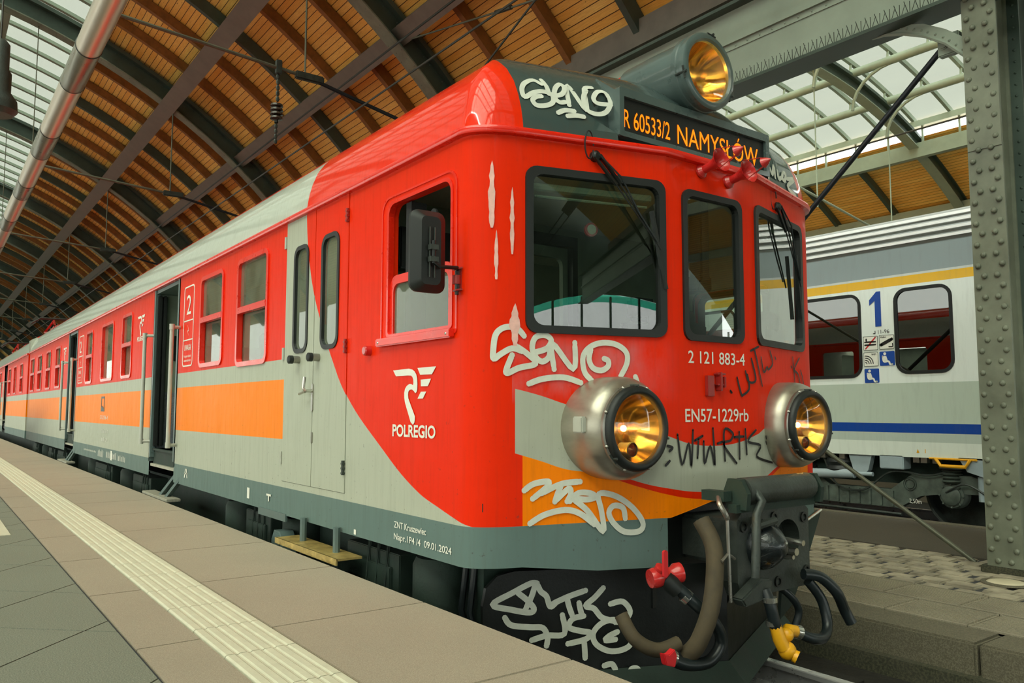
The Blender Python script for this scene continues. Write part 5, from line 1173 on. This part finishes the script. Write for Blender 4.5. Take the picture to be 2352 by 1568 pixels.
o = mb.build('pale_streak', mat('pale_pink_streak', (226,178,168), .6, var=.15, vs=20), car); o['label'] = 'pale ragged streaks on the red corner'  # pale pink ragged strips laid over the red corner
# ---- lamp bracket on the front
mb = MB(); mb.box(-.09,-.03,-.022,0,1.63,1.745); mb.box(-.015,.055,-.035,0,1.69,1.70); mb.box(-.015,.055,-.035,0,1.75,1.76); mb.box(.0,.02,-.04,0,1.66,1.765); mb.box(.035,.05,-.04,0,1.68,1.74); mb.build('lamp_iron', M['darkred'], car, bevel=.003)
# ---- plough
mb = MB(); mpP = lambda u, v, d: (u, -.05+.458*abs(u)-d, v)
for sg in (-1, 1):
    P = [(sg*.0,.13),(sg*1.23,.13)]
    c = [(1.23-.0,.55),(1.215,.64),(1.16,.70),(1.08,.72)]
    mb.slab(P+[(sg*a, b) for a, b in c]+[(sg*0,.72 if sg < 0 else .5)], mpP, 0, -.02)
pl = mb.build('plough_plate', M['black'], car)
mb = MB()
for sg in (-1, 1): mb.add([mpP(0,.20,.005), mpP(sg*1.23,.20,.005), (sg*1.23,-.05+.458*1.23-.12,.10), (0,-.17,.10), mpP(0,.19,.0), mpP(sg*1.23,.19,.0), (sg*1.23,-.05+.458*1.23-.115,.09), (0,-.165,.09)], [(0,1,2,3),(7,6,5,4),(0,4,5,1),(2,6,7,3),(1,5,6,2),(0,3,7,4)])
mb.build('plough_lip', M['dark'], pl)
wd, sts = GRAFFITI['plow']; mb = MB()
for i, s_ in enumerate(sts): stroke(mb, s_, wd, .006, .0004*i)
o = mb.build('graffiti_tag', M['spray'], pl, weld=False); o['label'] = 'white spray tag on the black plough'
# right guard fin
mb = MB(); mb.prism([(.28,.4),(.42,.46),(.62,.70),(.80,.945),(.78,.955),(.45,.86),(.34,.75)], lambda u, v, d: (u, -.20-d+.12*u, v), 0, .02); mb.build('guard_fin', M['dark'], car)
mb = MB(); mb.tube([(.46,-.165,.868),(.80,-.125,.955)], .008, 6); mb.build('fin_edge', M['chrome'], car)
# ---- buffer beam and coupler
mb = MB(); mb.box(-.40,.40,.12,.9,.5,1.05); mb.build('coupler_pocket', M['black'], car)
mb = MB(); mb.box(-1.2,1.2,.55,.75,.45,.8); mb.build('headstock', M['dark'], car)
mb = MB(); mb.box(-.16,.16,-.28,.3,.74,.98); cp = mb.build('coupler', M['iron'], car, bevel=.02)
mb = MB(); mpC = lambda u, v, d: (u, -.36-d, v)
plate = [(-.30,.70),(-.26,.62),(.28,.62),(.31,.70),(.31,1.02),(.26,1.06),(-.24,1.06),(-.30,1.0)]
mb.panel(plate, [circ(.12,.875,.105)], mpC, 0); mb.wall(plate, mpC, 0, -.1); mb.wall(circ(.12,.875,.105), mpC, 0, -.1); mb.panel(plate, [], mpC, -.1); mb.build('coupler_face', M['iron'], cp)
mb = MB(); mb.lathe([(.128,-.005),(.125,.02),(.11,.055),(.085,.085),(.05,.12),(.03,.132),(0,.135)], (-.1,-.36,.87), (0,-1,0), 28)
mb.build('coupler_cone', M['castblack'], cp, 40)
mb = MB(); mb.tube([(.02,-.4,.89),(.02,-.52,.885)], .015, 8); mb.tube([(.05,-.36,.83),(.05,-.46,.83)], .02, 8); mb.tube([(.05,-.36,.80),(.05,-.44,.80)], .012, 8); mb.build('coupler_pin', M['chrome'], cp, 40)
for x, z in ((-.25,.97),(.26,.98),(.0,1.0),(.02,.67),(.27,.7)):
    mb = MB(); mb.lathe([(.028,-.001),(.028,.01),(.018,.01),(.018,-.02)], (x,-.36,z), (0,-1,0), 12); mb.build('bolt', M['black'], cp, 40)
mb = MB(); mb.lathe([(.07,-.26),(.07,.30)], (0,-.36,1.145), (1,0,0), 20, True, True); rl = mb.build('coupler_roller', M['iron'], cp, 40)
mb = MB()
for x in (-.3, .33): mb.prism([(-.42,1.06),(-.30,1.06),(-.28,1.14),(-.31,1.21),(-.39,1.21),(-.43,1.14)], lambda u, v, d: (x+d, u, v), 0, .03)
mb.bar((-.33,-.36,1.065),(.34,-.36,1.065),.05,.04); mb.box(-.37,-.31,-.34,-.2,1.1,1.15); mb.build('roller_bracket', M['dark'], cp)
mb = MB(); mb.tube([(-.22,-.40,1.17),(-.20,-.44,1.1),(-.26,-.45,1.04),(-.28,-.45,.74)], .022, 10); mb.tube([(-.27,-.44,.98),(-.1,-.44,1.0)], .02, 8); mb.build('lock_bar', M['iron'], cp, 40)
mb = MB(); P = spline([(-.36,-.3,1.12),(-.40,-.34,1.09),(-.39,-.36,1.05),(-.37,-.36,1.02)]); mb.tube(P, .014, 8); mb.tube([(-.37,-.36,1.02),(-.37,-.37,.62)], .009, 6); mb.tube([(-.42,-.36,.82),(-.37,-.36,.85),(-.32,-.36,.82)], .008, 6); mb.build('hook_rod', M['steel'], cp, 40)
# yellow-capped electric and air hoses
def hose(pts, r, mt, nm, par, n=10):
    mb = MB(); mb.tube(spline(pts), r, n); return mb.build(nm, M[mt], par, 50)
h = hose([(-.40,-.22,1.0),(-.40,-.3,.86),(-.45,-.32,.62),(-.50,-.28,.44),(-.52,-.22,.36)], .045, 'strap', 'canvas_hose', car)
h = hose([(-.80,-.05,.56),(-.78,-.12,.46),(-.68,-.17,.40),(-.56,-.2,.42)], .035, 'strap', 'canvas_hose', car)
hb = hose([(-.575,-.17,.71),(-.50,-.24,.62),(-.38,-.28,.5),(-.34,-.28,.40),(-.42,-.27,.325),(-.56,-.25,.33),(-.66,-.22,.375)], .030, 'hose', 'brake_hose', car)
mb = MB(); mb.lathe([(.042,-.04),(.046,0),(.04,.05)], (-.575,-.17,.70), (.55,-.45,-.7), 14, True, True); mb.build('hose_ferrule', M['rubber'], hb, 40)
mb = MB(); mb.lathe([(.038,.08),(.038,.11)], (-.575,-.17,.70), (.6,-.5,-.65), 14, True, True); mb.lathe([(.036,0),(.036,.03)], (-.63,-.235,.37), (-1,.2,.4), 12, True, True); mb.build('hose_clip', M['chrome'], hb, 40)
mb = MB(); mb.lathe([(.045,-.07),(.05,-.05),(.05,-.02),(.036,0),(.036,.05),(.05,.07),(.05,.1)], (-.60,-.14,.735), (.9,-.3,.12), 18, True, True); mb.lathe([(.03,0),(.03,.05),(.02,.055)], (-.63,-.13,.745), (0,-.6,.8), 12, True, True); v = mb.build('brake_valve', M['horn'], hb, 40)
mb = MB(); mb.slab(rrect(-.667,-.638,.745,.875,.013), lambda u, v, d: (u, -.20-d, v), 0, .012); mb.build('valve_lever', M['redink'], v)
mb = MB(); mb.prism([(-.72,.36),(-.66,.34),(-.645,.39),(-.66,.425),(-.70,.405),(-.735,.415)], lambda u, v, d: (u, -.235-d, v), 0, .035); mb.build('red_coupling', M['redink'], hb, bevel=.004)
h2 = hose([(-.17,-.42,.66),(-.17,-.45,.6),(-.155,-.46,.52),(-.145,-.46,.49)], .030, 'hose', 'air_hose', car)
mb = MB(); mb.prism([(-.36,.64),(-.2,.72),(-.12,.71),(-.12,.62),(-.33,.60)], lambda u, v, d: (u, -.36-d, v), 0, .07); mb.build('hose_socket', M['iron'], h2, bevel=.008)
mb = MB()
for z in (.62, .505): mb.lathe([(.036,-.012),(.036,.012)], (-.168 if z > .55 else -.15, -.45, z), (.05,-.05,-1), 12, True, True)
mb.build('hose_clip', M['chrome'], h2, 40)
mb = MB(); mb.tube([(-.145,-.46,.49),(-.13,-.47,.43),(-.11,-.48,.385)], [.03,.034,.034], 10); mb.sphere((-.09,-.485,.37), .045, 12, 8); mb.lathe([(.03,0),(.033,.02)], (-.075,-.51,.35), (.4,-.8,-.4), 12, True, True); mb.build('yellow_coupling', M['yellow'], h2, 40)
h3 = hose([(.02,-.46,.44),(.10,-.5,.40),(.2,-.5,.39),(.27,-.48,.44),(.27,-.45,.56),(.2,-.42,.66)], .027, 'hose', 'air_hose', car)
mb = MB(); mb.tube([(.02,-.46,.44),(-.04,-.46,.455),(-.075,-.47,.43)], [.03,.033,.026], 10); mb.sphere((-.07,-.47,.44), .036, 10, 8); mb.build('yellow_coupling', M['yellow'], h3, 40)
mb = MB(); mb.lathe([(.035,-.015),(.035,.015)], (.03,-.465,.436), (1,-.3,-.3), 12, True, True); mb.build('hose_clip', M['chrome'], h3, 40)
hose([(.16,-.42,.70),(.25,-.46,.68),(.33,-.5,.6),(.40,-.5,.5),(.43,-.52,.43)], .029, 'hose', 'cable_hose', car)
hose([(.05,-.3,.66),(.14,-.35,.58),(.2,-.36,.5),(.18,-.35,.42)], .02, 'hose', 'cable_hose', car)
# ---- underframe
und = MB(); und.box(-1.15,1.15,.9,20.5,.35,.75)
und.build('underframe', M['dark'], car)
rnd = random.Random(21)
spec = [(.75,1.15,'c'),(1.2,1.9,'b'),(2.7,3.2,'c'),(3.3,3.9,'b'),(4.1,4.6,'c'),(7.4,8.4,'b'),(8.8,9.3,'c'),(9.8,11.2,'b'),(11.4,12,'c'),(14.3,15.6,'b'),(16,17,'b'),(17.6,18.2,'c'),(18.8,20,'b')]
for a, b, k in spec:
    mb = MB()
    if k == 'b':
        mb.box(-1.34,-1.05,a,b,.3,.72); mb.box(-1.36,-1.3,a+.08,b-.08,.38,.64)
        for j in range(3): mb.tube([(-1.35,a+.1+j*.12,.3),(-1.37,a+.12+j*.12,.5),(-1.33,a+.15+j*.12,.8)], .012, 6)
    else: mb.lathe([(.16,-.22),(.17,-.18),(.17,.18),(.15,.22)], (-1.2,(a+b)/2,.52), (0,0,1), 18, True, True)
    mb.build('equipment_case' if k == 'b' else 'air_reservoir', M['dark'], car, 40, bevel=0 if k != 'b' else .01)
mb = MB(); mb.prism([(2.72,.45),(2.95,.45),(2.95,.6),(2.9,.67),(2.78,.67),(2.72,.6)], lambda u, v, d: (-1.46+d, u, v), 0, .1); mb.lathe([(.06,-.06),(.06,.06)], (-1.41,2.83,.6), (1,0,0), 14, True, True); mb.build('cable_bracket', M['skirtgrey'], car)
mb = MB()
for y in (2.6, 5.1): 
    pass
for y0 in (2.6, 5.1, 15.2, 17.7): mb.lathe([(.46,-.06),(.46,.06),(.49,.065),(.49,.08)], (-.75,y0,.46), (1,0,0), 32, True, True)
mb.build('wheel', M['iron'], car, 40)
for y in (.62, .7):
    mb = MB(); mb.tube([(-1.2,y,.8),(-1.24,y,.5),(-1.2,y-.04,.3)], .018, 8); mb.build('corner_pipe', M['hose'], car, 40)

# ================================================================ second red car
car2 = thing('railcar', (0, 31.4, 0), 'middle red and grey railcar with pantographs, coupled behind the leading one', 'train')
YB2 = 21.1
W2 = [(22.25,23.05,2.0,2.77,1),(24.12,24.92,2.0,2.77,0),(25.85,26.75,2.0,2.77,1),(29.4,30.2,2.0,2.77,1),(31.0,31.9,2.0,2.77,1),(33.0,33.9,2.0,2.77,1),(35,35.9,2.0,2.77,1)]
mb = MB()
for a, b in ((YB2,27.3),(28.35,41.8)):
    hs = [wloop(w) for w in W2 if a < w[0] < b]; mb.panel([(a,.79),(b,.79),(b,2.96),(a,2.96)], hs, mpL)
    for h in hs: mb.wall(h, mpL, 0, -.06)
mb.panel([(YB2,.79),(41.8,.79),(41.8,2.96),(YB2,2.96)], [], mpR)
for y in (YB2, 41.8): mb.panel([(-1.44,.79),(1.44,.79),(1.44,3.3),(.9,3.6),(0,3.67),(-.9,3.6),(-1.44,3.3)], [], lambda u, v, d: (u, y, v))
mb.build('body_shell', M['livery'], car2)
make_roof(41.8, False, YB2).build('roof', M['livery'], car2, 40)
mb = MB(); mb.box(-1.47,-1.44,YB2,41.8,2.94,2.985); mb.build('rain_gutter', M['red'], car2)
for w_ in W2: pass_window(w_, mpL, car2, M['red'])
mb = MB(); mb.box(-.6,-.56,21.3,41.5,1.1,2.95); mb.build('interior_wall', M['cabwall'], car2)
mb = MB(); mb.box(-1.4,-1.3,28.2,28.33,1.1,2.9); mb.box(-1.4,-.9,27.3,28.35,.9,1.08); mb.build('doorway', M['rubber'], car2)
for y in (27.2, 28.4):
    mb = MB(); mb.tube([(-1.53,y,1.17),(-1.53,y,2.42)], .022, 8); mb.tube([(-1.53,y,1.18),(-1.44,y,1.18)], .018, 6); mb.tube([(-1.53,y,2.4),(-1.44,y,2.4)], .018, 6); mb.build('handrail', M['grey'], car2, 40)
mb = MB(); mb.box(-1.15,1.15,21.4,41.5,.35,.78); mb.build('underframe', M['dark'], car2)
mb = MB()
for z in (1.0, 1.6, 2.2): mb.box(-1.2,1.2,20.73,21.09,z,z+.2)
mb.box(-.8,.8,20.73,21.09,1.0,3.1); mb.build('gangway_bellows', M['rubber'], car2)
def panto(y):
    mb = MB(); 
    for x in (-.5,.5):
        for yy in (y, y+2.2): mb.lathe([(.05,0),(.09,.03),(.05,.06),(.09,.1),(.05,.13),(.09,.17),(.05,.22)], (x,yy,3.66), (0,0,1), 12, True, True)
    mb.bar((-.5,y,3.9),(-.5,y+2.2,3.9),.1,.08); mb.bar((.5,y,3.9),(.5,y+2.2,3.9),.1,.08); mb.bar((-.5,y,3.9),(.5,y,3.9),.1,.08); mb.bar((-.5,y+2.2,3.9),(.5,y+2.2,3.9),.1,.08)
    p = mb.build('pantograph', M['horn'], car2, 40)
    mb = MB()
    for x in (-.4,.4): mb.tube([(x,y+1.6,3.95),(x,y-.2,4.1),(x*.7,y+1.2,4.4)], .035, 8); mb.tube([(x,y+.6,3.95),(x,y+2.4,4.1),(x*.7,y+1.2,4.4)], .035, 8)
    mb.build('pantograph_arm', M['horn'], p, 40)
    mb = MB(); mb.tube([(-.9,y+1.2,4.3),(-.65,y+1.2,4.47),(.65,y+1.2,4.47),(.9,y+1.2,4.3)], .025, 8); mb.tube([(-.9,y+1.5,4.3),(-.65,y+1.5,4.47),(.65,y+1.5,4.47),(.9,y+1.5,4.3)], .025, 8); mb.build('contact_strip', M['iron'], p, 40)
panto(25.5); panto(37.5)
for y in (23, 24, 29.5, 32):
    mb = MB(); mb.box(-.6,.6,y,y+.7,3.66,3.95); mb.build('roof_case', M['horn'], car2, bevel=.02)

# ================================================================ grey coach on the next track
coach = thing('passenger_coach', (8.3, 11, 0), 'white and grey coach with blue and yellow bands beyond the cobbled island', 'train')
KX = 6.9
mpK = lambda u, v, d: (KX-d, u, v)
KW = [(1.842,2.59,2.03,3.165),(3.075,4.35,2.0,3.165),(5.2,6.4,2.0,3.165),(7.4,8.6,2.0,3.165),(9.6,10.8,2.0,3.165)]
mb = MB(); kl = lambda w, g=0: rrect(w[0]-g, w[1]+g, w[2]-g, w[3]+g, .16+g, 6)
mb.panel([(-2,.93),(24,.93),(24,3.73),(-2,3.73)], [kl(w) for w in KW], mpK)
for w_ in KW: mb.wall(kl(w_), mpK, 0, -.05)
mb.panel([(-2,.93),(24,.93),(24,3.73),(-2,3.73)], [], lambda u, v, d: (9.7, u, v))
for y in (-2, 24): mb.panel([(6.9,.93),(9.7,.93),(9.7,3.73),(6.9,3.73)], [], lambda u, v, d: (u, y, v))
mb.build('body_side', M['coach'], coach)
# ribbed roof
P = [(6.9,3.73),(6.91,3.8),(6.94,3.9),(6.99,4.0),(7.06,4.09)]
for i in range(4):
    z = 3.765+.1*i; x = (6.895,6.915,6.955,7.02)[i]
    mb = MB(); mb.prism([(x+.05,z),(x-.012,z+.005),(x-.006,z+.042),(x+.06,z+.05)], lambda u, v, d: (u, d, v), -2, 24); mb.build('roof_rib', M['coachrib'], coach)
P += [(7.15,4.16),(7.6,4.28),(8.3,4.32),(9.0,4.28),(9.7,3.73)]
mb = MB(); n = len(P); mb.add([(x, y, z) for y in (-2, 24) for x, z in P], [(i, i+1, n+i+1, n+i) for i in range(n-1)]); mb.build('roof', M['coachroof'], coach)
for w_ in KW:
    mb = MB(); mb.ring(kl(w_, .008), kl(w_, -.035), mpK, .01, -.03); f = mb.build('coach_window', M['rubber'], coach)
    mb = MB(); mb.panel(kl(w_, -.02), [], mpK, -.008); mb.build('glass_pane', M['coachglass'], f)
mb = MB(); mb.box(7.2,7.25,-1.9,23.9,1.3,3.6); mb.build('compartment_wall', M['raft'], coach)
B, Wt = M['blue'], M['white']
mb = MB(); mb.slab([(2.776,3.168),(2.835,3.168),(2.94,3.06),(2.94,2.985),(2.862,3.045),(2.862,2.686),(2.776,2.686)], mpK, .003, .005); mb.build('class_numeral', B, coach)
text_part('seat_numbers', '11-96', mpK, 2.83, 2.585, .055, .9, M['inkblack'], coach, -1, .004, .0, width=.16)
mb = MB(); mb.panel([(2.87,2.585),(2.9,2.585),(2.9,2.597),(2.87,2.597)], [], mpK, .004); mb.panel([(2.865,2.585),(2.875,2.585),(2.875,2.63),(2.865,2.63)], [], mpK, .004); mb.build('seat_symbol', M['inkblack'], coach)
def pict(yc, zc, blue):
    mb = MB(); mb.slab(rrect(yc-.105,yc+.105,zc-.097,zc+.097,.012,3), mpK, .003, .006)
    p = mb.build('pictogram_sign', B if blue else Wt, coach)
    if not blue:
        mb = MB(); mb.ring(rrect(yc-.105,yc+.105,zc-.097,zc+.097,.012,3), rrect(yc-.099,yc+.099,zc-.091,zc+.091,.01,3), mpK, .0075, .004); mb.build('sign_border', M['bogie'], p)
    return p
def lines(par, segs, mt, nm, wd=.014):
    mb = MB()
    for pts in segs: 
        q = [(*mpK(a, b, .0), -1, 0, 0) for a, b in pts]; stroke(mb, q, wd, .008)
    mb.build(nm, mt, par, weld=False)
p = pict(2.94,2.463,False)
lines(p, [[(3.02,2.48),(2.87,2.48)],[(3.02,2.44),(2.87,2.44)],[(3.0,2.52),(3.0,2.5)]], M['inkblack'], 'cigarette_symbol', .022); lines(p, [[(3.01,2.39),(2.87,2.54)]], M['redink'], 'red_slash', .02)
p = pict(2.712,2.466,False); lines(p, [[(2.79,2.43),(2.64,2.50)]], M['inkblack'], 'camera_symbol', .045); lines(p, [[(2.68,2.40),(2.63,2.40),(2.63,2.44)]], M['inkblack'], 'camera_bracket', .014)
text_part('small_text', 'Video', mpK, 2.80, 2.525, .026, 1, M['inkblack'], p, -1, .008)
p = pict(2.942,2.242,False); lines(p, [[(3.0+.02-r*math.cos(a*.4), 2.18+r*math.sin(a*.4)) for a in range(5)] for r in (.02,.05,.08,.11)], M['inkblack'], 'radio_wave_symbol', .012)
text_part('small_text', 'WiFi', mpK, 2.935, 2.295, .026, 1, M['inkblack'], p, -1, .008)
for yc, zc in ((2.713,2.242),(2.938,2.015)):
    p = pict(yc, zc, True); s_ = -1 if zc > 2.1 else -1
    lines(p, [[(yc+.06,zc+.03),(yc+.045,zc-.04),(yc-.02,zc-.04),(yc-.04,zc-.08),(yc-.07,zc-.08)]], Wt, 'seat_symbol', .024)
    mb = MB(); mb.panel(circ(yc+.03,zc+.065,.02,12), [], mpK, .008); mb.panel([(yc+.05,zc+.035),(yc+.01,zc+.035),(yc-.01,zc-.03),(yc+.04,zc-.03)], [], mpK, .0085); mb.build('sitting_symbol', Wt, p)
mb = MB(); mb.panel([(2.33,.99),(2.37,.99),(2.35,1.04)], [], mpK, .004); mb.panel([(2.25,.99),(2.26,.99),(2.26,1.04),(2.25,1.04)], [], mpK, .004); mb.build('hazard_mark', M['yellow'], coach)
# bogie
def bogie(yc):
    mb = MB(); P = [(-1.75,.62),(-1.5,.72),(-.75,.70),(-.45,.48),(.45,.48),(.75,.70),(1.5,.72),(1.75,.62),(1.7,.5),(1.2,.48),(.85,.42),(.55,.24),(-.55,.24),(-.85,.42),(-1.2,.48),(-1.7,.5)]
    mb.prism([(yc+u, v) for u, v in P], lambda u, v, d: (7.02+d, u, v), 0, .14)
    for k in range(-3, 4): mb.box(6.99,7.02,yc+k*.16-.015,yc+k*.16+.015,.26,.46)
    for k in (-.72,.72): mb.lathe([(.085,-.01),(.085,.16),(.06,.16),(.06,-.01)], (7.01,yc+k,.57), (1,0,0), 20)
    b = mb.build('bogie', M['bogie'], coach, 40)
    for s_ in (-1.25, 1.25):
        y = yc+s_
        mb = MB(); mb.lathe([(.12,-.1),(.3,-.04),(.42,-.06),(.46,-.07),(.46,.06),(.49,.065)], (7.4,y,.46), (-1,0,0), 40, True, False); mb.build('wheel', M['iron'], b, 40)
        mb = MB(); mb.lathe([(.17,-.12),(.17,.0),(.15,.03),(.12,.035),(.12,.06),(.09,.075),(0,.078)], (7.04,y,.46), (-1,0,0), 24); 
        for k in range(8): mb.dome((7.0,y+.145*math.cos(k*.785),.46+.145*math.sin(k*.785)), (-1,0,0), .018, .6, 6)
        mb.build('axle_box', M['bogie'], b, 40)
        mb = MB(); 
        for k in range(4): mb.lathe([(.1,0),(.125,.02),(.1,.04)], (7.05,y,.62+.045*k), (0,0,1), 18, True, True)
        mb.lathe([(.15,0),(.15,.03)], (7.05,y,.8), (0,0,1), 18, True, True); mb.build('spring', M['bogie'], b, 40)
        mb = MB(); mb.tube([(6.98,y-.38,.42),(6.98,y-.38,.72)], .04, 10); mb.tube([(6.98,y-.38,.72),(6.98,y-.38,.88)], .025, 10); mb.build('damper', M['bluegrey'], b, 40)
    mb = MB(); mb.tube([(6.94,yc+.95,.62),(6.94,yc+.02,.66)], .065, 14); mb.tube([(6.94,yc+.02,.66),(6.94,yc-.25,.67)], .03, 10); mb.build('yaw_damper', M['bluegrey'], b, 40)
    for k in (.3, .95):
        mb = MB(); mb.lathe([(.2,0),(.22,.05),(.2,.1),(.22,.15),(.2,.2)], (7.1,yc+k,.66), (0,0,1), 20, True, True); mb.build('air_spring', M['rubber'], b, 40)
    mb = MB(); mb.tube(spline([(6.97,yc+.5,.86),(6.95,yc+.3,.5),(6.96,yc-.1,.45),(6.96,yc-.5,.72),(6.96,yc-1.0,.7),(6.98,yc-1.3,.8)]), .014, 6); mb.tube(spline([(6.96,yc-1.2,.5),(6.94,yc-1.45,.62),(6.95,yc-1.7,.5)]), .014, 6); mb.tube([(7.0,yc+1.5,.18),(7.0,yc-.6,.16)], .02, 6); mb.build('brake_pipe', M['iron'], b, 40)
    text_part('height_mark', '2,50m', lambda u, v, d: (6.985-d, u, v), yc-.72, .325, .06, .8, M['white'], b, -1, .008, .0)
    return b
bogie(3.25); bogie(20)
mb = MB(); mb.prism([(3.0,.95),(3.35,.95),(3.28,.72),(3.22,.66),(3.12,.66),(3.06,.72)], lambda u, v, d: (6.93+d, u, v), 0, .1); mb.build('bracket_plate', M['bluegrey'], coach)
mb = MB(); mb.box(6.9,7.1,2.55,2.88,.76,.95); mb.build('equipment_box', M['bluegrey'], coach, bevel=.01)
mb = MB(); mb.prism([(1.2,.95),(1.85,.95),(1.75,.78),(1.55,.72),(1.3,.72),(1.2,.7)], lambda u, v, d: (6.9+d, u, v), 0, .08); mb.build('step_panel', M['bluegrey'], coach)
mb = MB(); mb.tube([(6.88,2.12,.93),(6.86,2.05,.84),(6.86,1.75,.84),(6.88,1.7,.93)], .022, 8); mb.tube([(6.88,2.2,.93),(6.88,1.62,.93)], .014, 6); mb.build('shunter_handle', M['yellow'], coach, 40)
for y in (2.1, 2.25, 2.35, 3.4, 3.7):
    mb = MB(); mb.box(6.92,7.0,y,y+.08,.86,.94); mb.build('valve_plate', M['steel'], coach)
mb = MB(); mb.box(7.2,9.6,-1.9,23.9,.55,.95); mb.build('underframe', M['dark'], coach)
